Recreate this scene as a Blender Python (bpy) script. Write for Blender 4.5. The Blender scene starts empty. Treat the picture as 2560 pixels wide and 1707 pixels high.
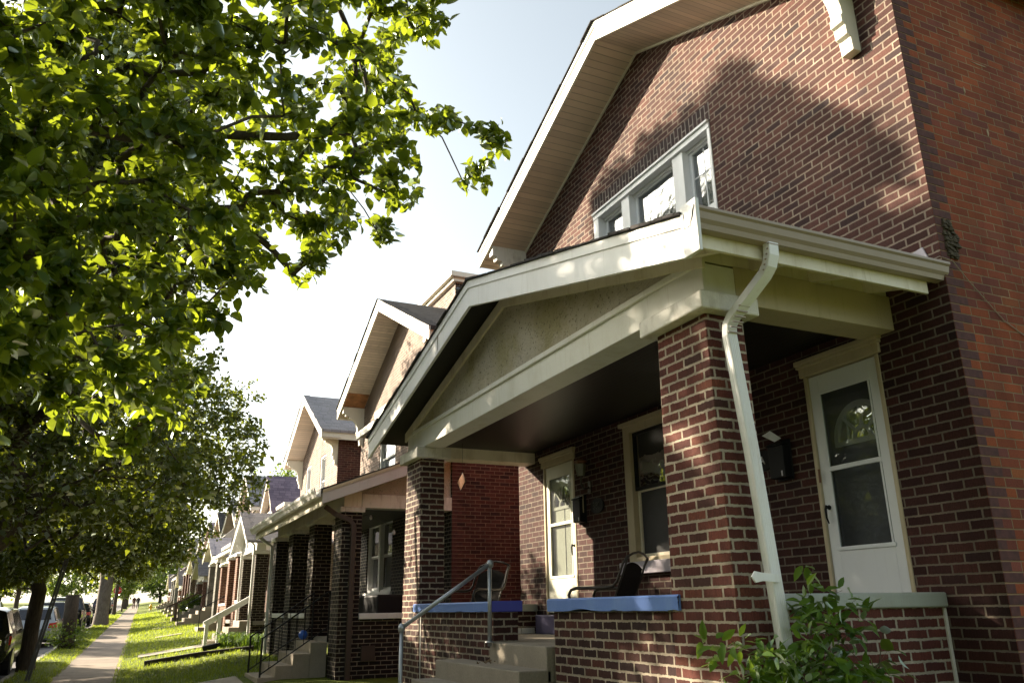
import bpy, math, random
import numpy as np
from mathutils import Vector, Matrix
from mathutils.geometry import tessellate_polygon
R = math.radians
random.seed(7)
sc = bpy.context.scene
COL = sc.collection

# ------------------------------------------------------------------ scene helpers
def tag(o, label=None, cat=None, group=None, kind=None):
    if label: o['label'] = label
    if cat: o['category'] = cat
    if group: o['group'] = group
    if kind: o['kind'] = kind
    return o

def thing(name, label, cat, loc=(0, 0, 0), group=None, rz=0.0):
    o = bpy.data.objects.new(name, None)
    o.empty_display_size = 0.2
    COL.objects.link(o)
    o.location = loc
    o.rotation_euler = (0, 0, rz)
    return tag(o, label, cat, group)

def root_loc(p):
    v = Vector((0, 0, 0))
    while p is not None:
        v += p.location
        p = p.parent
    return v

def link_mesh(name, verts, faces, mat, parent=None, smooth=False, local=False, bevel=0.0, mats=None, fm=None):
    off = Vector((0, 0, 0)) if (local or parent is None) else root_loc(parent)
    me = bpy.data.meshes.new(name)
    if off.length > 0:
        verts = [(v[0] - off.x, v[1] - off.y, v[2] - off.z) for v in verts]
    me.from_pydata(verts, [], faces)
    if mats:
        for m in mats: me.materials.append(m)
        if fm is not None:
            me.polygons.foreach_set('material_index', fm)
    elif mat is not None:
        me.materials.append(mat)
    if smooth:
        me.polygons.foreach_set('use_smooth', [True] * len(me.polygons))
    me.update()
    o = bpy.data.objects.new(name, me)
    COL.objects.link(o)
    if parent is not None:
        o.parent = parent
    if bevel > 0:
        b = o.modifiers.new('edge', 'BEVEL')
        b.width = bevel; b.segments = 2; b.limit_method = 'ANGLE'; b.angle_limit = R(40)
    return o

class MB:
    def __init__(s):
        s.v = []; s.f = []
    def _add(s, vs, fs):
        n = len(s.v)
        s.v += [tuple(p) for p in vs]
        s.f += [tuple(i + n for i in f) for f in fs]
        return s
    def box(s, x0, x1, y0, y1, z0, z1):
        if x0 > x1: x0, x1 = x1, x0
        if y0 > y1: y0, y1 = y1, y0
        if z0 > z1: z0, z1 = z1, z0
        return s.hexa([(x0, y0, z0), (x1, y0, z0), (x1, y1, z0), (x0, y1, z0), (x0, y0, z1), (x1, y0, z1), (x1, y1, z1), (x0, y1, z1)])
    def hexa(s, p):
        return s._add(p, [(0, 3, 2, 1), (4, 5, 6, 7), (0, 1, 5, 4), (1, 2, 6, 5), (2, 3, 7, 6), (3, 0, 4, 7)])
    def quad(s, *p):
        return s._add(p, [tuple(range(len(p)))])
    def prism(s, pts, axis, a, b):
        """extrude a 2d outline along axis: x -> pts are (y,z); y -> (x,z); z -> (x,y)"""
        def m(p, t):
            return (t, p[0], p[1]) if axis == 'x' else ((p[0], t, p[1]) if axis == 'y' else (p[0], p[1], t))
        n = len(pts)
        vs = [m(p, a) for p in pts] + [m(p, b) for p in pts]
        fs = [tuple(range(n))[::-1], tuple(range(n, 2 * n))]
        fs += [(i, (i + 1) % n, n + (i + 1) % n, n + i) for i in range(n)]
        return s._add(vs, fs)
    def tube(s, path, r, n=8, cap=True):
        path = [Vector(p) for p in path]
        rs = r if isinstance(r, (list, tuple)) else [r] * len(path)
        up = Vector((0, 0, 1)); prev = None; base = len(s.v)
        for i, p in enumerate(path):
            t = (path[min(i + 1, len(path) - 1)] - path[max(i - 1, 0)]).normalized()
            if prev is None:
                a = t.cross(up)
                if a.length < 1e-3: a = t.cross(Vector((1, 0, 0)))
                a.normalize()
            else:
                a = (prev - t * prev.dot(t)).normalized()
            prev = a; b = t.cross(a)
            for k in range(n):
                q = 2 * math.pi * k / n
                s.v.append(tuple(p + (a * math.cos(q) + b * math.sin(q)) * rs[i]))
        for i in range(len(path) - 1):
            for k in range(n):
                a0 = base + i * n + k; a1 = base + i * n + (k + 1) % n
                s.f.append((a0, a1, a1 + n, a0 + n))
        if cap:
            s.f.append(tuple(base + k for k in range(n))[::-1])
            e = base + (len(path) - 1) * n
            s.f.append(tuple(e + k for k in range(n)))
        return s
    def rtube(s, path, w, d, u):
        """rectangular tube along path; u = width direction"""
        path = [Vector(p) for p in path]; u = Vector(u).normalized(); base = len(s.v)
        for i, p in enumerate(path):
            t = (path[min(i + 1, len(path) - 1)] - path[max(i - 1, 0)]).normalized()
            uu = (u - t * u.dot(t)).normalized(); vv = t.cross(uu)
            for a, b in ((-1, -1), (1, -1), (1, 1), (-1, 1)):
                s.v.append(tuple(p + uu * a * w / 2 + vv * b * d / 2))
        for i in range(len(path) - 1):
            for k in range(4):
                a0 = base + i * 4 + k; a1 = base + i * 4 + (k + 1) % 4
                s.f.append((a0, a1, a1 + 4, a0 + 4))
        s.f.append((base + 3, base + 2, base + 1, base))
        e = base + (len(path) - 1) * 4
        s.f.append((e, e + 1, e + 2, e + 3))
        return s
    def lathe(s, prof, c, n=16, axis='z'):
        base = len(s.v)
        for r, h in prof:
            for k in range(n):
                q = 2 * math.pi * k / n
                a, b = r * math.cos(q), r * math.sin(q)
                s.v.append((c[0] + a, c[1] + b, c[2] + h) if axis == 'z' else ((c[0] + h, c[1] + a, c[2] + b) if axis == 'x' else (c[0] + a, c[1] + h, c[2] + b)))
        for i in range(len(prof) - 1):
            for k in range(n):
                a0 = base + i * n + k; a1 = base + i * n + (k + 1) % n
                s.f.append((a0, a1, a1 + n, a0 + n))
        s.f.append(tuple(base + k for k in range(n))[::-1])
        e = base + (len(prof) - 1) * n
        s.f.append(tuple(e + k for k in range(n)))
        return s
    def wall(s, outer, holes, y, depth, plane='y', floor=0.0):
        """outline (x,z) with rectangular openings at y; reveals go back by depth (towards -y)"""
        loops = [[Vector((p[0], p[1], 0)) for p in outer]]
        for (x0, x1, z0, z1) in holes:
            loops.append([Vector((x0, z0, 0)), Vector((x0, z1, 0)), Vector((x1, z1, 0)), Vector((x1, z0, 0))])
        flat = [p for l in loops for p in l]
        n = len(s.v)
        s.v += [(p.x, y, p.y) for p in flat]
        for t in tessellate_polygon(loops):
            a, b, c = [flat[i] for i in t]
            cr = (b.x - a.x) * (c.y - a.y) - (b.y - a.y) * (c.x - a.x)
            t = tuple(t) if cr < 0 else tuple(t)[::-1]
            s.f.append(tuple(i + n for i in t))
        for (x0, x1, z0, z1) in holes:
            b = y - depth
            s.quad((x0, y, z0), (x0, y, z1), (x0, b, z1), (x0, b, z0))
            s.quad((x1, y, z1), (x1, y, z0), (x1, b, z0), (x1, b, z1))
            s.quad((x0, y, z1), (x1, y, z1), (x1, b, z1), (x0, b, z1))
            s.quad((x1, y, z0), (x0, y, z0), (x0, b, z0), (x1, b, z0))
        return s
    def build(s, name, mat, parent=None, smooth=False, bevel=0.0, local=False):
        return link_mesh(name, s.v, s.f, mat, parent, smooth, local, bevel)

def text_mesh(name, cu):
    o = bpy.data.objects.new(name, cu); COL.objects.link(o)
    me = bpy.data.meshes.new_from_object(o); me.name = name
    bpy.data.objects.remove(o); o = bpy.data.objects.new(name, me); COL.objects.link(o)
    return o

def dup(root, loc, label=None, group=None, rz=None):
    r = root.copy(); COL.objects.link(r); r.location = loc
    if rz is not None: r.rotation_euler = (0, 0, rz)
    if label: r['label'] = label
    if group: r['group'] = group
    for ch in list(root.children):
        c = ch.copy(); COL.objects.link(c); c.parent = r
        for g in list(ch.children):
            d = g.copy(); COL.objects.link(d); d.parent = c
    return r

# ------------------------------------------------------------------ materials
class NT:
    def __init__(s, name):
        s.m = bpy.data.materials.new(name); s.m.use_nodes = True
        s.t = s.m.node_tree; s.t.nodes.clear()
        s.out = s.n('ShaderNodeOutputMaterial')
    def n(s, typ, **kw):
        o = s.t.nodes.new(typ)
        for k, v in kw.items(): setattr(o, k, v)
        return o
    def l(s, a, b): s.t.links.new(a, b)
    def put(s, sock, v):
        if isinstance(v, bpy.types.NodeSocket): s.l(v, sock)
        elif v is not None:
            if sock.type == 'RGBA' and len(v) == 3: v = (*v, 1)
            sock.default_value = v
    def math(s, op, a, b=None, c=None, clamp=False):
        o = s.n('ShaderNodeMath', operation=op); o.use_clamp = clamp
        s.put(o.inputs[0], a)
        if b is not None: s.put(o.inputs[1], b)
        if c is not None: s.put(o.inputs[2], c)
        return o.outputs[0]
    def mix(s, f, a, b, blend='MIX'):
        o = s.n('ShaderNodeMix', data_type='RGBA', blend_type=blend)
        s.put(o.inputs[0], f); s.put(o.inputs[6], a); s.put(o.inputs[7], b)
        return o.outputs[2]
    def noise(s, vec, scale, detail=3.0, rough=0.55, dist=0.0):
        o = s.n('ShaderNodeTexNoise')
        if vec is not None: s.l(vec, o.inputs['Vector'])
        o.inputs['Scale'].default_value = scale; o.inputs['Detail'].default_value = detail
        o.inputs['Roughness'].default_value = rough; o.inputs['Distortion'].default_value = dist
        return o.outputs['Fac']
    def rng(s, v, a, b, c=0.0, d=1.0, smooth=False):
        o = s.n('ShaderNodeMapRange'); o.interpolation_type = 'SMOOTHSTEP' if smooth else 'LINEAR'
        s.put(o.inputs[0], v)
        for i, q in enumerate((a, b, c, d)): s.put(o.inputs[1 + i], q)
        return o.outputs[0]
    def ramp(s, v, stops, const=False):
        o = s.n('ShaderNodeValToRGB'); s.l(v, o.inputs[0])
        e = o.color_ramp
        if const: e.interpolation = 'CONSTANT'
        while len(e.elements) < len(stops): e.elements.new(0.5)
        for el, (p, c) in zip(e.elements, stops):
            el.position = p; el.color = (*c, 1)
        return o.outputs[0]
    def geo(s):
        g = s.n('ShaderNodeNewGeometry')
        return g.outputs['Position'], g.outputs['Normal']
    def sep(s, v):
        o = s.n('ShaderNodeSeparateXYZ'); s.l(v, o.inputs[0]); return o.outputs
    def comb(s, x, y, z=0.0):
        o = s.n('ShaderNodeCombineXYZ')
        s.put(o.inputs[0], x); s.put(o.inputs[1], y); s.put(o.inputs[2], z)
        return o.outputs[0]
    def bump(s, h, strength=0.5, dist=0.01):
        o = s.n('ShaderNodeBump'); s.l(h, o.inputs['Height'])
        o.inputs['Strength'].default_value = strength; o.inputs['Distance'].default_value = dist
        return o.outputs[0]
    def pbsdf(s, col, rough=0.6, bump=None, metal=0.0, spec=0.5, **kw):
        o = s.n('ShaderNodeBsdfPrincipled')
        s.put(o.inputs['Base Color'], col); s.put(o.inputs['Roughness'], rough)
        s.put(o.inputs['Metallic'], metal); s.put(o.inputs['Specular IOR Level'], spec)
        if bump is not None: s.l(bump, o.inputs['Normal'])
        for k, v in kw.items(): s.put(o.inputs[k.replace('_', ' ')], v)
        return o.outputs[0]
    def done(s, sh):
        s.l(sh, s.out.inputs['Surface']); return s.m

def brick_mat(name, cols, mortar, L=0.215, H=0.0745, m=0.013, axes='auto', edge=0.006, bumpd=0.008, rug=0.35, eff=0.0, rough=0.85, bk=1.0, sat=0.14):
    cols = [(q, tuple(0.47 * ((1 - sat) * v + sat * sum(c) / 3) * bk for v in c)) for q, c in cols]
    t = NT(name); P, N = t.geo(); x, y, z = t.sep(P)
    if axes == 'auto':
        nx, ny, nz = t.sep(N)
        sel = t.math('GREATER_THAN', t.math('ABSOLUTE', nx), t.math('ABSOLUTE', ny))
        u = t.math('ADD', t.math('MULTIPLY', y, sel), t.math('MULTIPLY', x, t.math('SUBTRACT', 1.0, sel)))
        v = z
    elif axes == 'zx': u, v = z, x
    elif axes == 'yx': u, v = y, x
    e1 = t.math('SUBTRACT', t.noise(P, 30.0, 3.0, 0.7), 0.5); e2 = t.math('SUBTRACT', t.noise(P, 6.0, 2.0), 0.5)
    v2 = t.math('ADD', v, t.math('ADD', t.math('MULTIPLY', e1, edge * 2.0), t.math('MULTIPLY', e2, edge * 1.2)))
    u2 = t.math('ADD', u, t.math('MULTIPLY', e1, edge * 1.6))
    vr = t.math('DIVIDE', v2, H); row = t.math('FLOOR', vr)
    odd = t.math('FLOORED_MODULO', row, 2.0)
    jig = t.n('ShaderNodeTexWhiteNoise', noise_dimensions='1D'); t.l(row, jig.inputs['W'])
    ur = t.math('ADD', t.math('DIVIDE', u2, L), t.math('ADD', t.math('MULTIPLY', odd, 0.5), t.math('MULTIPLY', jig.outputs['Value'], 0.12)))
    colid = t.math('FLOOR', ur)
    fu = t.math('FRACT', ur); fv = t.math('FRACT', vr)
    du = t.math('MULTIPLY', t.math('MINIMUM', fu, t.math('SUBTRACT', 1.0, fu)), L)
    dv = t.math('MULTIPLY', t.math('MINIMUM', fv, t.math('SUBTRACT', 1.0, fv)), H)
    d = t.math('MINIMUM', du, dv)
    mask = t.rng(d, m / 2 - 0.0015, m / 2 + 0.0022, smooth=True)
    wn = t.n('ShaderNodeTexWhiteNoise', noise_dimensions='2D'); t.l(t.comb(colid, row), wn.inputs['Vector'])
    bc = t.ramp(wn.outputs['Value'], cols)
    wn2 = t.n('ShaderNodeTexWhiteNoise', noise_dimensions='3D'); t.l(t.comb(colid, row, 3.7), wn2.inputs['Vector'])
    hue = t.rng(wn2.outputs['Value'], 0.0, 1.0, 0.72, 1.22)
    bc = t.mix(1.0, bc, t.comb(hue, hue, hue), 'MULTIPLY')
    rugv = t.noise(t.comb(t.math('MULTIPLY', u, 160.0), t.math('MULTIPLY', v, 14.0), 0.0), 1.0, 3.0, 0.65)
    fine = t.noise(P, 90.0, 3.0, 0.7)
    rm = t.rng(rugv, 0.3, 0.7, 1.0 - rug, 1.0 + rug * 0.55)
    fm = t.rng(fine, 0.3, 0.75, 0.72, 1.2)
    tex = t.math('MULTIPLY', rm, fm)
    bc = t.mix(1.0, bc, t.comb(tex, tex, tex), 'MULTIPLY')
    mortar = tuple(c * 0.85 for c in mortar)
    mcol = t.mix(t.rng(t.noise(P, 4.0, 4.0), 0.35, 0.7), mortar, tuple(c * 0.72 for c in mortar))
    big = t.noise(P, 0.55, 4.0, 0.6)
    bc = t.mix(t.rng(big, 0.35, 0.75, 0.0, 0.35), bc, tuple(c[1][k] for c in cols[:1] for k in range(3)))
    mp_ = t.n('ShaderNodeMapping'); t.l(P, mp_.inputs[0]); mp_.inputs['Scale'].default_value = (1.6, 1.6, 0.28)
    stn = t.rng(t.noise(mp_.outputs[0], 1.5, 5.0, 0.65), 0.42, 0.72, 1.06, 0.68)
    bc = t.mix(1.0, bc, t.comb(stn, stn, stn), 'MULTIPLY'); mcol = t.mix(1.0, mcol, t.comb(stn, stn, stn), 'MULTIPLY')
    pat = t.rng(t.noise(P, 2.6, 4.0, 0.6), 0.6, 0.7); mcol = t.mix(pat, mcol, tuple(min(1, c * 1.3) for c in mortar))
    if eff > 0:
        ef = t.rng(t.noise(P, 2.3, 6.0, 0.65), 0.66, 0.78, 0.0, eff)
        bc = t.mix(ef, bc, (0.5, 0.46, 0.42))
    colr = t.mix(mask, mcol, bc)
    h = t.math('ADD', mask, t.math('ADD', t.math('MULTIPLY', rugv, 0.35 * mask_w(rug)), t.math('MULTIPLY', fine, 0.25)))
    return t.done(t.pbsdf(colr, rough, t.bump(h, 0.75, bumpd), spec=0.25))

def mask_w(r): return 1.0 if r > 0.2 else 0.4

def paint_mat(name, col, rough=0.45, dirt=0.25, dirtcol=(0.25, 0.22, 0.15), scale=3.0, bumpd=0.0015, spec=0.4):
    t = NT(name); P, N = t.geo()
    mp = t.n('ShaderNodeMapping'); t.l(P, mp.inputs[0]); mp.inputs['Scale'].default_value = (1, 1, 0.45)
    n1 = t.noise(mp.outputs[0], scale, 6.0, 0.65); n2 = t.noise(P, 45.0, 3.0, 0.6)
    c = t.mix(t.rng(n1, 0.5, 0.78, 0.0, dirt), col, dirtcol)
    c = t.mix(t.rng(n2, 0.62, 0.75, 0.0, dirt * 0.5), c, dirtcol)
    mp2 = t.n('ShaderNodeMapping'); t.l(P, mp2.inputs[0]); mp2.inputs['Scale'].default_value = (1, 1, 0.06)
    c = t.mix(t.rng(t.noise(mp2.outputs[0], 24.0, 3.0, 0.6), 0.58, 0.72, 0.0, dirt * 0.7), c, dirtcol)
    b = t.bump(t.math('ADD', n2, t.math('MULTIPLY', n1, 1.5)), 0.5, bumpd)
    return t.done(t.pbsdf(c, t.rng(n1, 0.3, 0.7, rough - 0.08, rough + 0.12), b, spec=spec))

def flat_mat(name, col, rough=0.6, metal=0.0, spec=0.5, var=0.12, scale=12.0, bumpd=0.001):
    t = NT(name); P, N = t.geo(); n1 = t.noise(P, scale, 4.0, 0.6)
    k = t.rng(n1, 0.3, 0.7, 1 - var, 1 + var)
    c = t.mix(1.0, col, t.comb(k, k, k), 'MULTIPLY')
    return t.done(t.pbsdf(c, rough, t.bump(n1, 0.4, bumpd), metal, spec))

def plank_mat(name, col, pitch=0.1, axis=0, groove=0.07, rough=0.55, dirt=0.2, dark=0.45, grain=0.0):
    t = NT(name); P, N = t.geo(); a = t.sep(P)[axis]
    f = t.math('FRACT', t.math('DIVIDE', a, pitch)); idn = t.math('FLOOR', t.math('DIVIDE', a, pitch))
    g = t.rng(t.math('MINIMUM', f, t.math('SUBTRACT', 1.0, f)), groove * 0.5, groove)
    w = t.n('ShaderNodeTexWhiteNoise', noise_dimensions='1D'); t.l(idn, w.inputs['W'])
    k = t.rng(w.outputs['Value'], 0, 1, 0.88, 1.08)
    n1 = t.noise(P, 5.0, 5.0, 0.65)
    c = t.mix(1.0, col, t.comb(k, k, k), 'MULTIPLY')
    c = t.mix(t.rng(n1, 0.5, 0.8, 0.0, dirt), c, tuple(x * 0.5 for x in col))
    c = t.mix(g, tuple(x * dark for x in col), c)
    return t.done(t.pbsdf(c, rough, t.bump(g, 0.6, 0.004), spec=0.35))

def shingle_mat(name, col, alt, axes=('y', 'x'), slopef=1.0):
    t = NT(name); P, N = t.geo(); s3 = t.sep(P); ax = {'x': 0, 'y': 1, 'z': 2}
    u = s3[ax[axes[0]]]; v = t.math('MULTIPLY', s3[ax[axes[1]]], slopef)
    vr = t.math('DIVIDE', v, 0.14); row = t.math('FLOOR', vr)
    w1 = t.n('ShaderNodeTexWhiteNoise', noise_dimensions='1D'); t.l(row, w1.inputs['W'])
    ur = t.math('ADD', t.math('DIVIDE', u, 0.28), w1.outputs['Value']); cid = t.math('FLOOR', ur)
    w = t.n('ShaderNodeTexWhiteNoise', noise_dimensions='2D'); t.l(t.comb(cid, row), w.inputs['Vector'])
    fv = t.math('FRACT', vr); fu = t.math('FRACT', ur)
    g = t.math('MINIMUM', t.rng(fv, 0.0, 0.12), t.rng(t.math('MINIMUM', fu, t.math('SUBTRACT', 1.0, fu)), 0.0, 0.03))
    c = t.mix(w.outputs['Value'], col, alt)
    n = t.noise(P, 120.0, 2.0); k = t.rng(n, 0.3, 0.7, 0.8, 1.15)
    c = t.mix(1.0, c, t.comb(k, k, k), 'MULTIPLY')
    c = t.mix(t.rng(t.noise(P, 0.8, 4.0), 0.5, 0.75, 0, 0.3), c, tuple(x * 0.6 for x in col))
    c = t.mix(g, tuple(x * 0.35 for x in col), c)
    return t.done(t.pbsdf(c, 0.9, t.bump(t.math('ADD', g, t.math('MULTIPLY', fv, 0.6)), 0.7, 0.008), spec=0.2))

def glass_mat(name, tint=(0.02, 0.022, 0.025), refl=0.22, through=0.0, rough=0.015, wav=0.002, fk=1.0):
    t = NT(name); P, N = t.geo()
    b = t.bump(t.noise(P, 3.5, 2.0, 0.5), 0.25, wav * 10)
    lw = t.n('ShaderNodeFresnel'); lw.inputs['IOR'].default_value = 1.55; t.l(b, lw.inputs['Normal'])
    gl = t.n('ShaderNodeBsdfGlossy'); gl.inputs['Roughness'].default_value = rough; t.l(b, gl.inputs['Normal'])
    gl.inputs['Color'].default_value = (0.95, 0.97, 1, 1)
    df = t.n('ShaderNodeBsdfDiffuse'); df.inputs['Color'].default_value = (*tint, 1)
    base = df.outputs[0]
    if through > 0:
        tr = t.n('ShaderNodeBsdfTransparent'); tr.inputs['Color'].default_value = (0.85, 0.87, 0.86, 1)
        mx = t.n('ShaderNodeMixShader'); mx.inputs[0].default_value = through
        t.l(df.outputs[0], mx.inputs[1]); t.l(tr.outputs[0], mx.inputs[2]); base = mx.outputs[0]
    fac = t.math('ADD', t.math('MULTIPLY', lw.outputs[0], fk), refl * 0.5, clamp=True)
    m2 = t.n('ShaderNodeMixShader'); t.l(fac, m2.inputs[0]); t.l(base, m2.inputs[1]); t.l(gl.outputs[0], m2.inputs[2])
    return t.done(m2.outputs[0])

def leaf_mat(name, dark, light, trans, gloss=0.35, share=0.55):
    t = NT(name)
    at = t.n('ShaderNodeAttribute'); at.attribute_name = 'rnd'; r = at.outputs['Fac']
    c = t.mix(r, dark, light)
    d = t.n('ShaderNodeBsdfDiffuse'); t.l(c, d.inputs['Color'])
    tl = t.n('ShaderNodeBsdfTranslucent'); t.l(t.mix(r, tuple(x * 0.8 for x in trans), trans), tl.inputs['Color'])
    mx = t.n('ShaderNodeMixShader'); mx.inputs[0].default_value = share
    t.l(d.outputs[0], mx.inputs[1]); t.l(tl.outputs[0], mx.inputs[2])
    g = t.n('ShaderNodeBsdfGlossy'); g.inputs['Roughness'].default_value = gloss
    g.inputs['Color'].default_value = (0.6, 0.68, 0.6, 1)
    fr = t.n('ShaderNodeFresnel'); fr.inputs['IOR'].default_value = 1.4
    m2 = t.n('ShaderNodeMixShader'); t.l(t.math('MULTIPLY', fr.outputs[0], 0.6), m2.inputs[0])
    t.l(mx.outputs[0], m2.inputs[1]); t.l(g.outputs[0], m2.inputs[2])
    return t.done(m2.outputs[0])

def concrete_mat(name, col, joint=0.0, stain=0.3):
    t = NT(name); P, N = t.geo(); x, y, z = t.sep(P)
    n1 = t.noise(P, 1.6, 6.0, 0.65); n2 = t.noise(P, 60.0, 3.0, 0.6)
    c = t.mix(t.rng(n1, 0.4, 0.75, 0, stain), col, tuple(q * 0.55 for q in col))
    k = t.rng(n2, 0.3, 0.7, 0.85, 1.1); c = t.mix(1.0, c, t.comb(k, k, k), 'MULTIPLY')
    h = t.math('MULTIPLY', n2, 0.5)
    if joint > 0:
        f = t.math('FRACT', t.math('DIVIDE', x, joint)); idx = t.math('FLOOR', t.math('DIVIDE', x, joint))
        w = t.n('ShaderNodeTexWhiteNoise', noise_dimensions='1D'); t.l(idx, w.inputs['W'])
        k2 = t.rng(w.outputs['Value'], 0, 1, 0.85, 1.1); c = t.mix(1.0, c, t.comb(k2, k2, k2), 'MULTIPLY')
        g = t.rng(t.math('MINIMUM', f, t.math('SUBTRACT', 1.0, f)), 0.008, 0.016)
        c = t.mix(g, tuple(q * 0.25 for q in col), c); h = t.math('ADD', h, g)
    return t.done(t.pbsdf(c, 0.85, t.bump(h, 0.5, 0.006), spec=0.3))

def stucco_mat(name):
    t = NT(name); P, N = t.geo()
    n1 = t.noise(P, 38.0, 4.0, 0.75); n2 = t.noise(P, 1.1, 5.0, 0.6); n3 = t.noise(P, 30.0, 3.0, 0.7)
    c = t.mix(t.rng(n2, 0.42, 0.62), (0.62, 0.57, 0.47), (0.45, 0.4, 0.24))
    c = t.mix(t.rng(n3, 0.58, 0.68, 0, 0.85), c, (0.16, 0.14, 0.09))
    c = t.mix(t.rng(n1, 0.6, 0.7, 0, 0.7), c, (0.6, 0.56, 0.48))
    return t.done(t.pbsdf(c, 0.95, t.bump(n1, 1.0, 0.04), spec=0.1))

def stone_mat(name):
    t = NT(name); P, N = t.geo()
    n = t.noise(P, 14.0, 5.0, 0.7)
    c = t.mix(t.rng(n, 0.35, 0.7), (0.45, 0.42, 0.36), (0.25, 0.23, 0.2))
    return t.done(t.pbsdf(c, 0.9, t.bump(n, 1.0, 0.04), spec=0.2))

def bark_mat(name, a, b):
    t = NT(name); P, N = t.geo()
    mp = t.n('ShaderNodeMapping'); t.l(P, mp.inputs[0]); mp.inputs['Scale'].default_value = (1, 1, 0.22)
    n = t.noise(mp.outputs[0], 26.0, 5.0, 0.65, 0.6); n2 = t.noise(P, 3.0, 3.0)
    c = t.mix(t.rng(n, 0.35, 0.68), b, a); c = t.mix(t.rng(n2, 0.4, 0.7, 0, 0.4), c, tuple(q * 0.6 for q in a))
    return t.done(t.pbsdf(c, 0.9, t.bump(n, 1.0, 0.02), spec=0.2))

def grass_mat(name, base=(0.125, 0.17, 0.024)):
    t = NT(name); P, N = t.geo()
    n1 = t.noise(P, 0.9, 5.0, 0.6); n2 = t.noise(P, 22.0, 4.0, 0.7); n3 = t.noise(P, 3.5, 4.0)
    c = t.mix(t.rng(n1, 0.35, 0.7), tuple(q * 0.8 for q in base), (base[0] * 1.5, base[1] * 1.25, base[2] * 1.1))
    c = t.mix(t.rng(n2, 0.4, 0.75, 0, 0.6), c, (0.03, 0.045, 0.012))
    c = t.mix(t.rng(n3, 0.62, 0.75, 0, 0.6), c, (0.16, 0.12, 0.06))
    return t.done(t.pbsdf(c, 0.9, t.bump(n2, 1.0, 0.05), spec=0.15))

def weave_mat(name, col):
    t = NT(name); P, N = t.geo(); x, y, z = t.sep(P)
    a = t.math('SINE', t.math('MULTIPLY', z, 700.0)); b = t.math('SINE', t.math('MULTIPLY', t.math('ADD', x, y), 700.0))
    h = t.math('MULTIPLY', a, b); k = t.rng(h, -1, 1, 0.6, 1.3)
    return t.done(t.pbsdf(t.mix(1.0, col, t.comb(k, k, k), 'MULTIPLY'), 0.8, t.bump(h, 0.3, 0.001), spec=0.03))

RED = [(0.0, (0.115, 0.034, 0.027)), (0.3, (0.165, 0.05, 0.036)), (0.6, (0.2, 0.07, 0.048)), (0.82, (0.135, 0.042, 0.034)), (1.0, (0.07, 0.03, 0.028))]
M = {}
M['brick_front'] = brick_mat('brick_front', [(0.0, (0.13, 0.045, 0.036)), (0.35, (0.19, 0.068, 0.05)), (0.7, (0.235, 0.09, 0.065)), (0.9, (0.12, 0.05, 0.045)), (1.0, (0.075, 0.038, 0.038))], (0.33, 0.26, 0.2), m=0.015, eff=0.12, bk=1.05, sat=0.04)
M['brick_shaded'] = brick_mat('brick_shaded', [(0.0, (0.075, 0.028, 0.026)), (0.35, (0.115, 0.04, 0.034)), (0.7, (0.14, 0.048, 0.036)), (1.0, (0.06, 0.028, 0.028))], (0.21, 0.17, 0.13), m=0.014, edge=0.006, bk=1.15, sat=0.0)  # darker copy of the front brick, porch shade put into its colour
M['brick_plain'] = flat_mat('brick_plain', (0.075, 0.024, 0.02), 0.85, var=0.35, scale=18.0)
M['brick_side'] = brick_mat('brick_side', [(0.0, (0.19, 0.045, 0.02)), (0.4, (0.27, 0.065, 0.02)), (0.7, (0.2, 0.048, 0.024)), (0.9, (0.13, 0.042, 0.035)), (1.0, (0.28, 0.085, 0.028))], (0.3, 0.2, 0.11), m=0.009, edge=0.003, rug=0.12, bumpd=0.005, bk=2.35, sat=0.0)
M['brick_porch'] = brick_mat('brick_porch', [(0.0, (0.1, 0.03, 0.024)), (0.3, (0.16, 0.045, 0.03)), (0.6, (0.12, 0.04, 0.032)), (0.85, (0.2, 0.062, 0.035)), (1.0, (0.06, 0.032, 0.03))], (0.47, 0.4, 0.31), m=0.018, edge=0.01, bumpd=0.012, rug=0.4, bk=1.8, sat=0.0)
M['brick_parapet'] = brick_mat('brick_parapet', [(0.0, (0.055, 0.026, 0.024)), (0.35, (0.1, 0.035, 0.028)), (0.7, (0.14, 0.045, 0.032)), (1.0, (0.05, 0.03, 0.03))], (0.45, 0.38, 0.29), m=0.018, edge=0.01, bumpd=0.012, eff=0.4, bk=1.5, sat=0.0)
M['brick_soldier'] = brick_mat('brick_soldier', [(0.0, (0.09, 0.045, 0.045)), (0.5, (0.12, 0.055, 0.05)), (1.0, (0.075, 0.045, 0.048))], (0.36, 0.32, 0.28), axes='zx', m=0.012)
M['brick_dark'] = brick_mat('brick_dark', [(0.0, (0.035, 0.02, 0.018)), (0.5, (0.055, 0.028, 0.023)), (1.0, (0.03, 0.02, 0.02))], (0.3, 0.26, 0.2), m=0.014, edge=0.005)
M['brick_tan'] = brick_mat('brick_tan', [(0.0, (0.3, 0.18, 0.14)), (0.5, (0.4, 0.27, 0.21)), (1.0, (0.25, 0.15, 0.12))], (0.55, 0.48, 0.4), m=0.014, bk=1.5)
M['brick_red'] = brick_mat('brick_red', RED, (0.28, 0.2, 0.14), m=0.011, edge=0.004, rug=0.15, bk=1.3)
M['brick_orange'] = brick_mat('brick_orange', [(0.0, (0.2, 0.055, 0.03)), (0.5, (0.27, 0.085, 0.045)), (1.0, (0.17, 0.05, 0.03))], (0.45, 0.36, 0.27), m=0.014, bk=1.6)
M['stone'] = stone_mat('cut_stone')
M['stone_block'] = brick_mat('stone_block', [(0.0, (0.36, 0.33, 0.27)), (0.5, (0.46, 0.43, 0.36)), (1.0, (0.3, 0.28, 0.23))], (0.17, 0.15, 0.12), L=0.42, H=0.2, m=0.016, edge=0.012, bumpd=0.03, rug=0.1)
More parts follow.
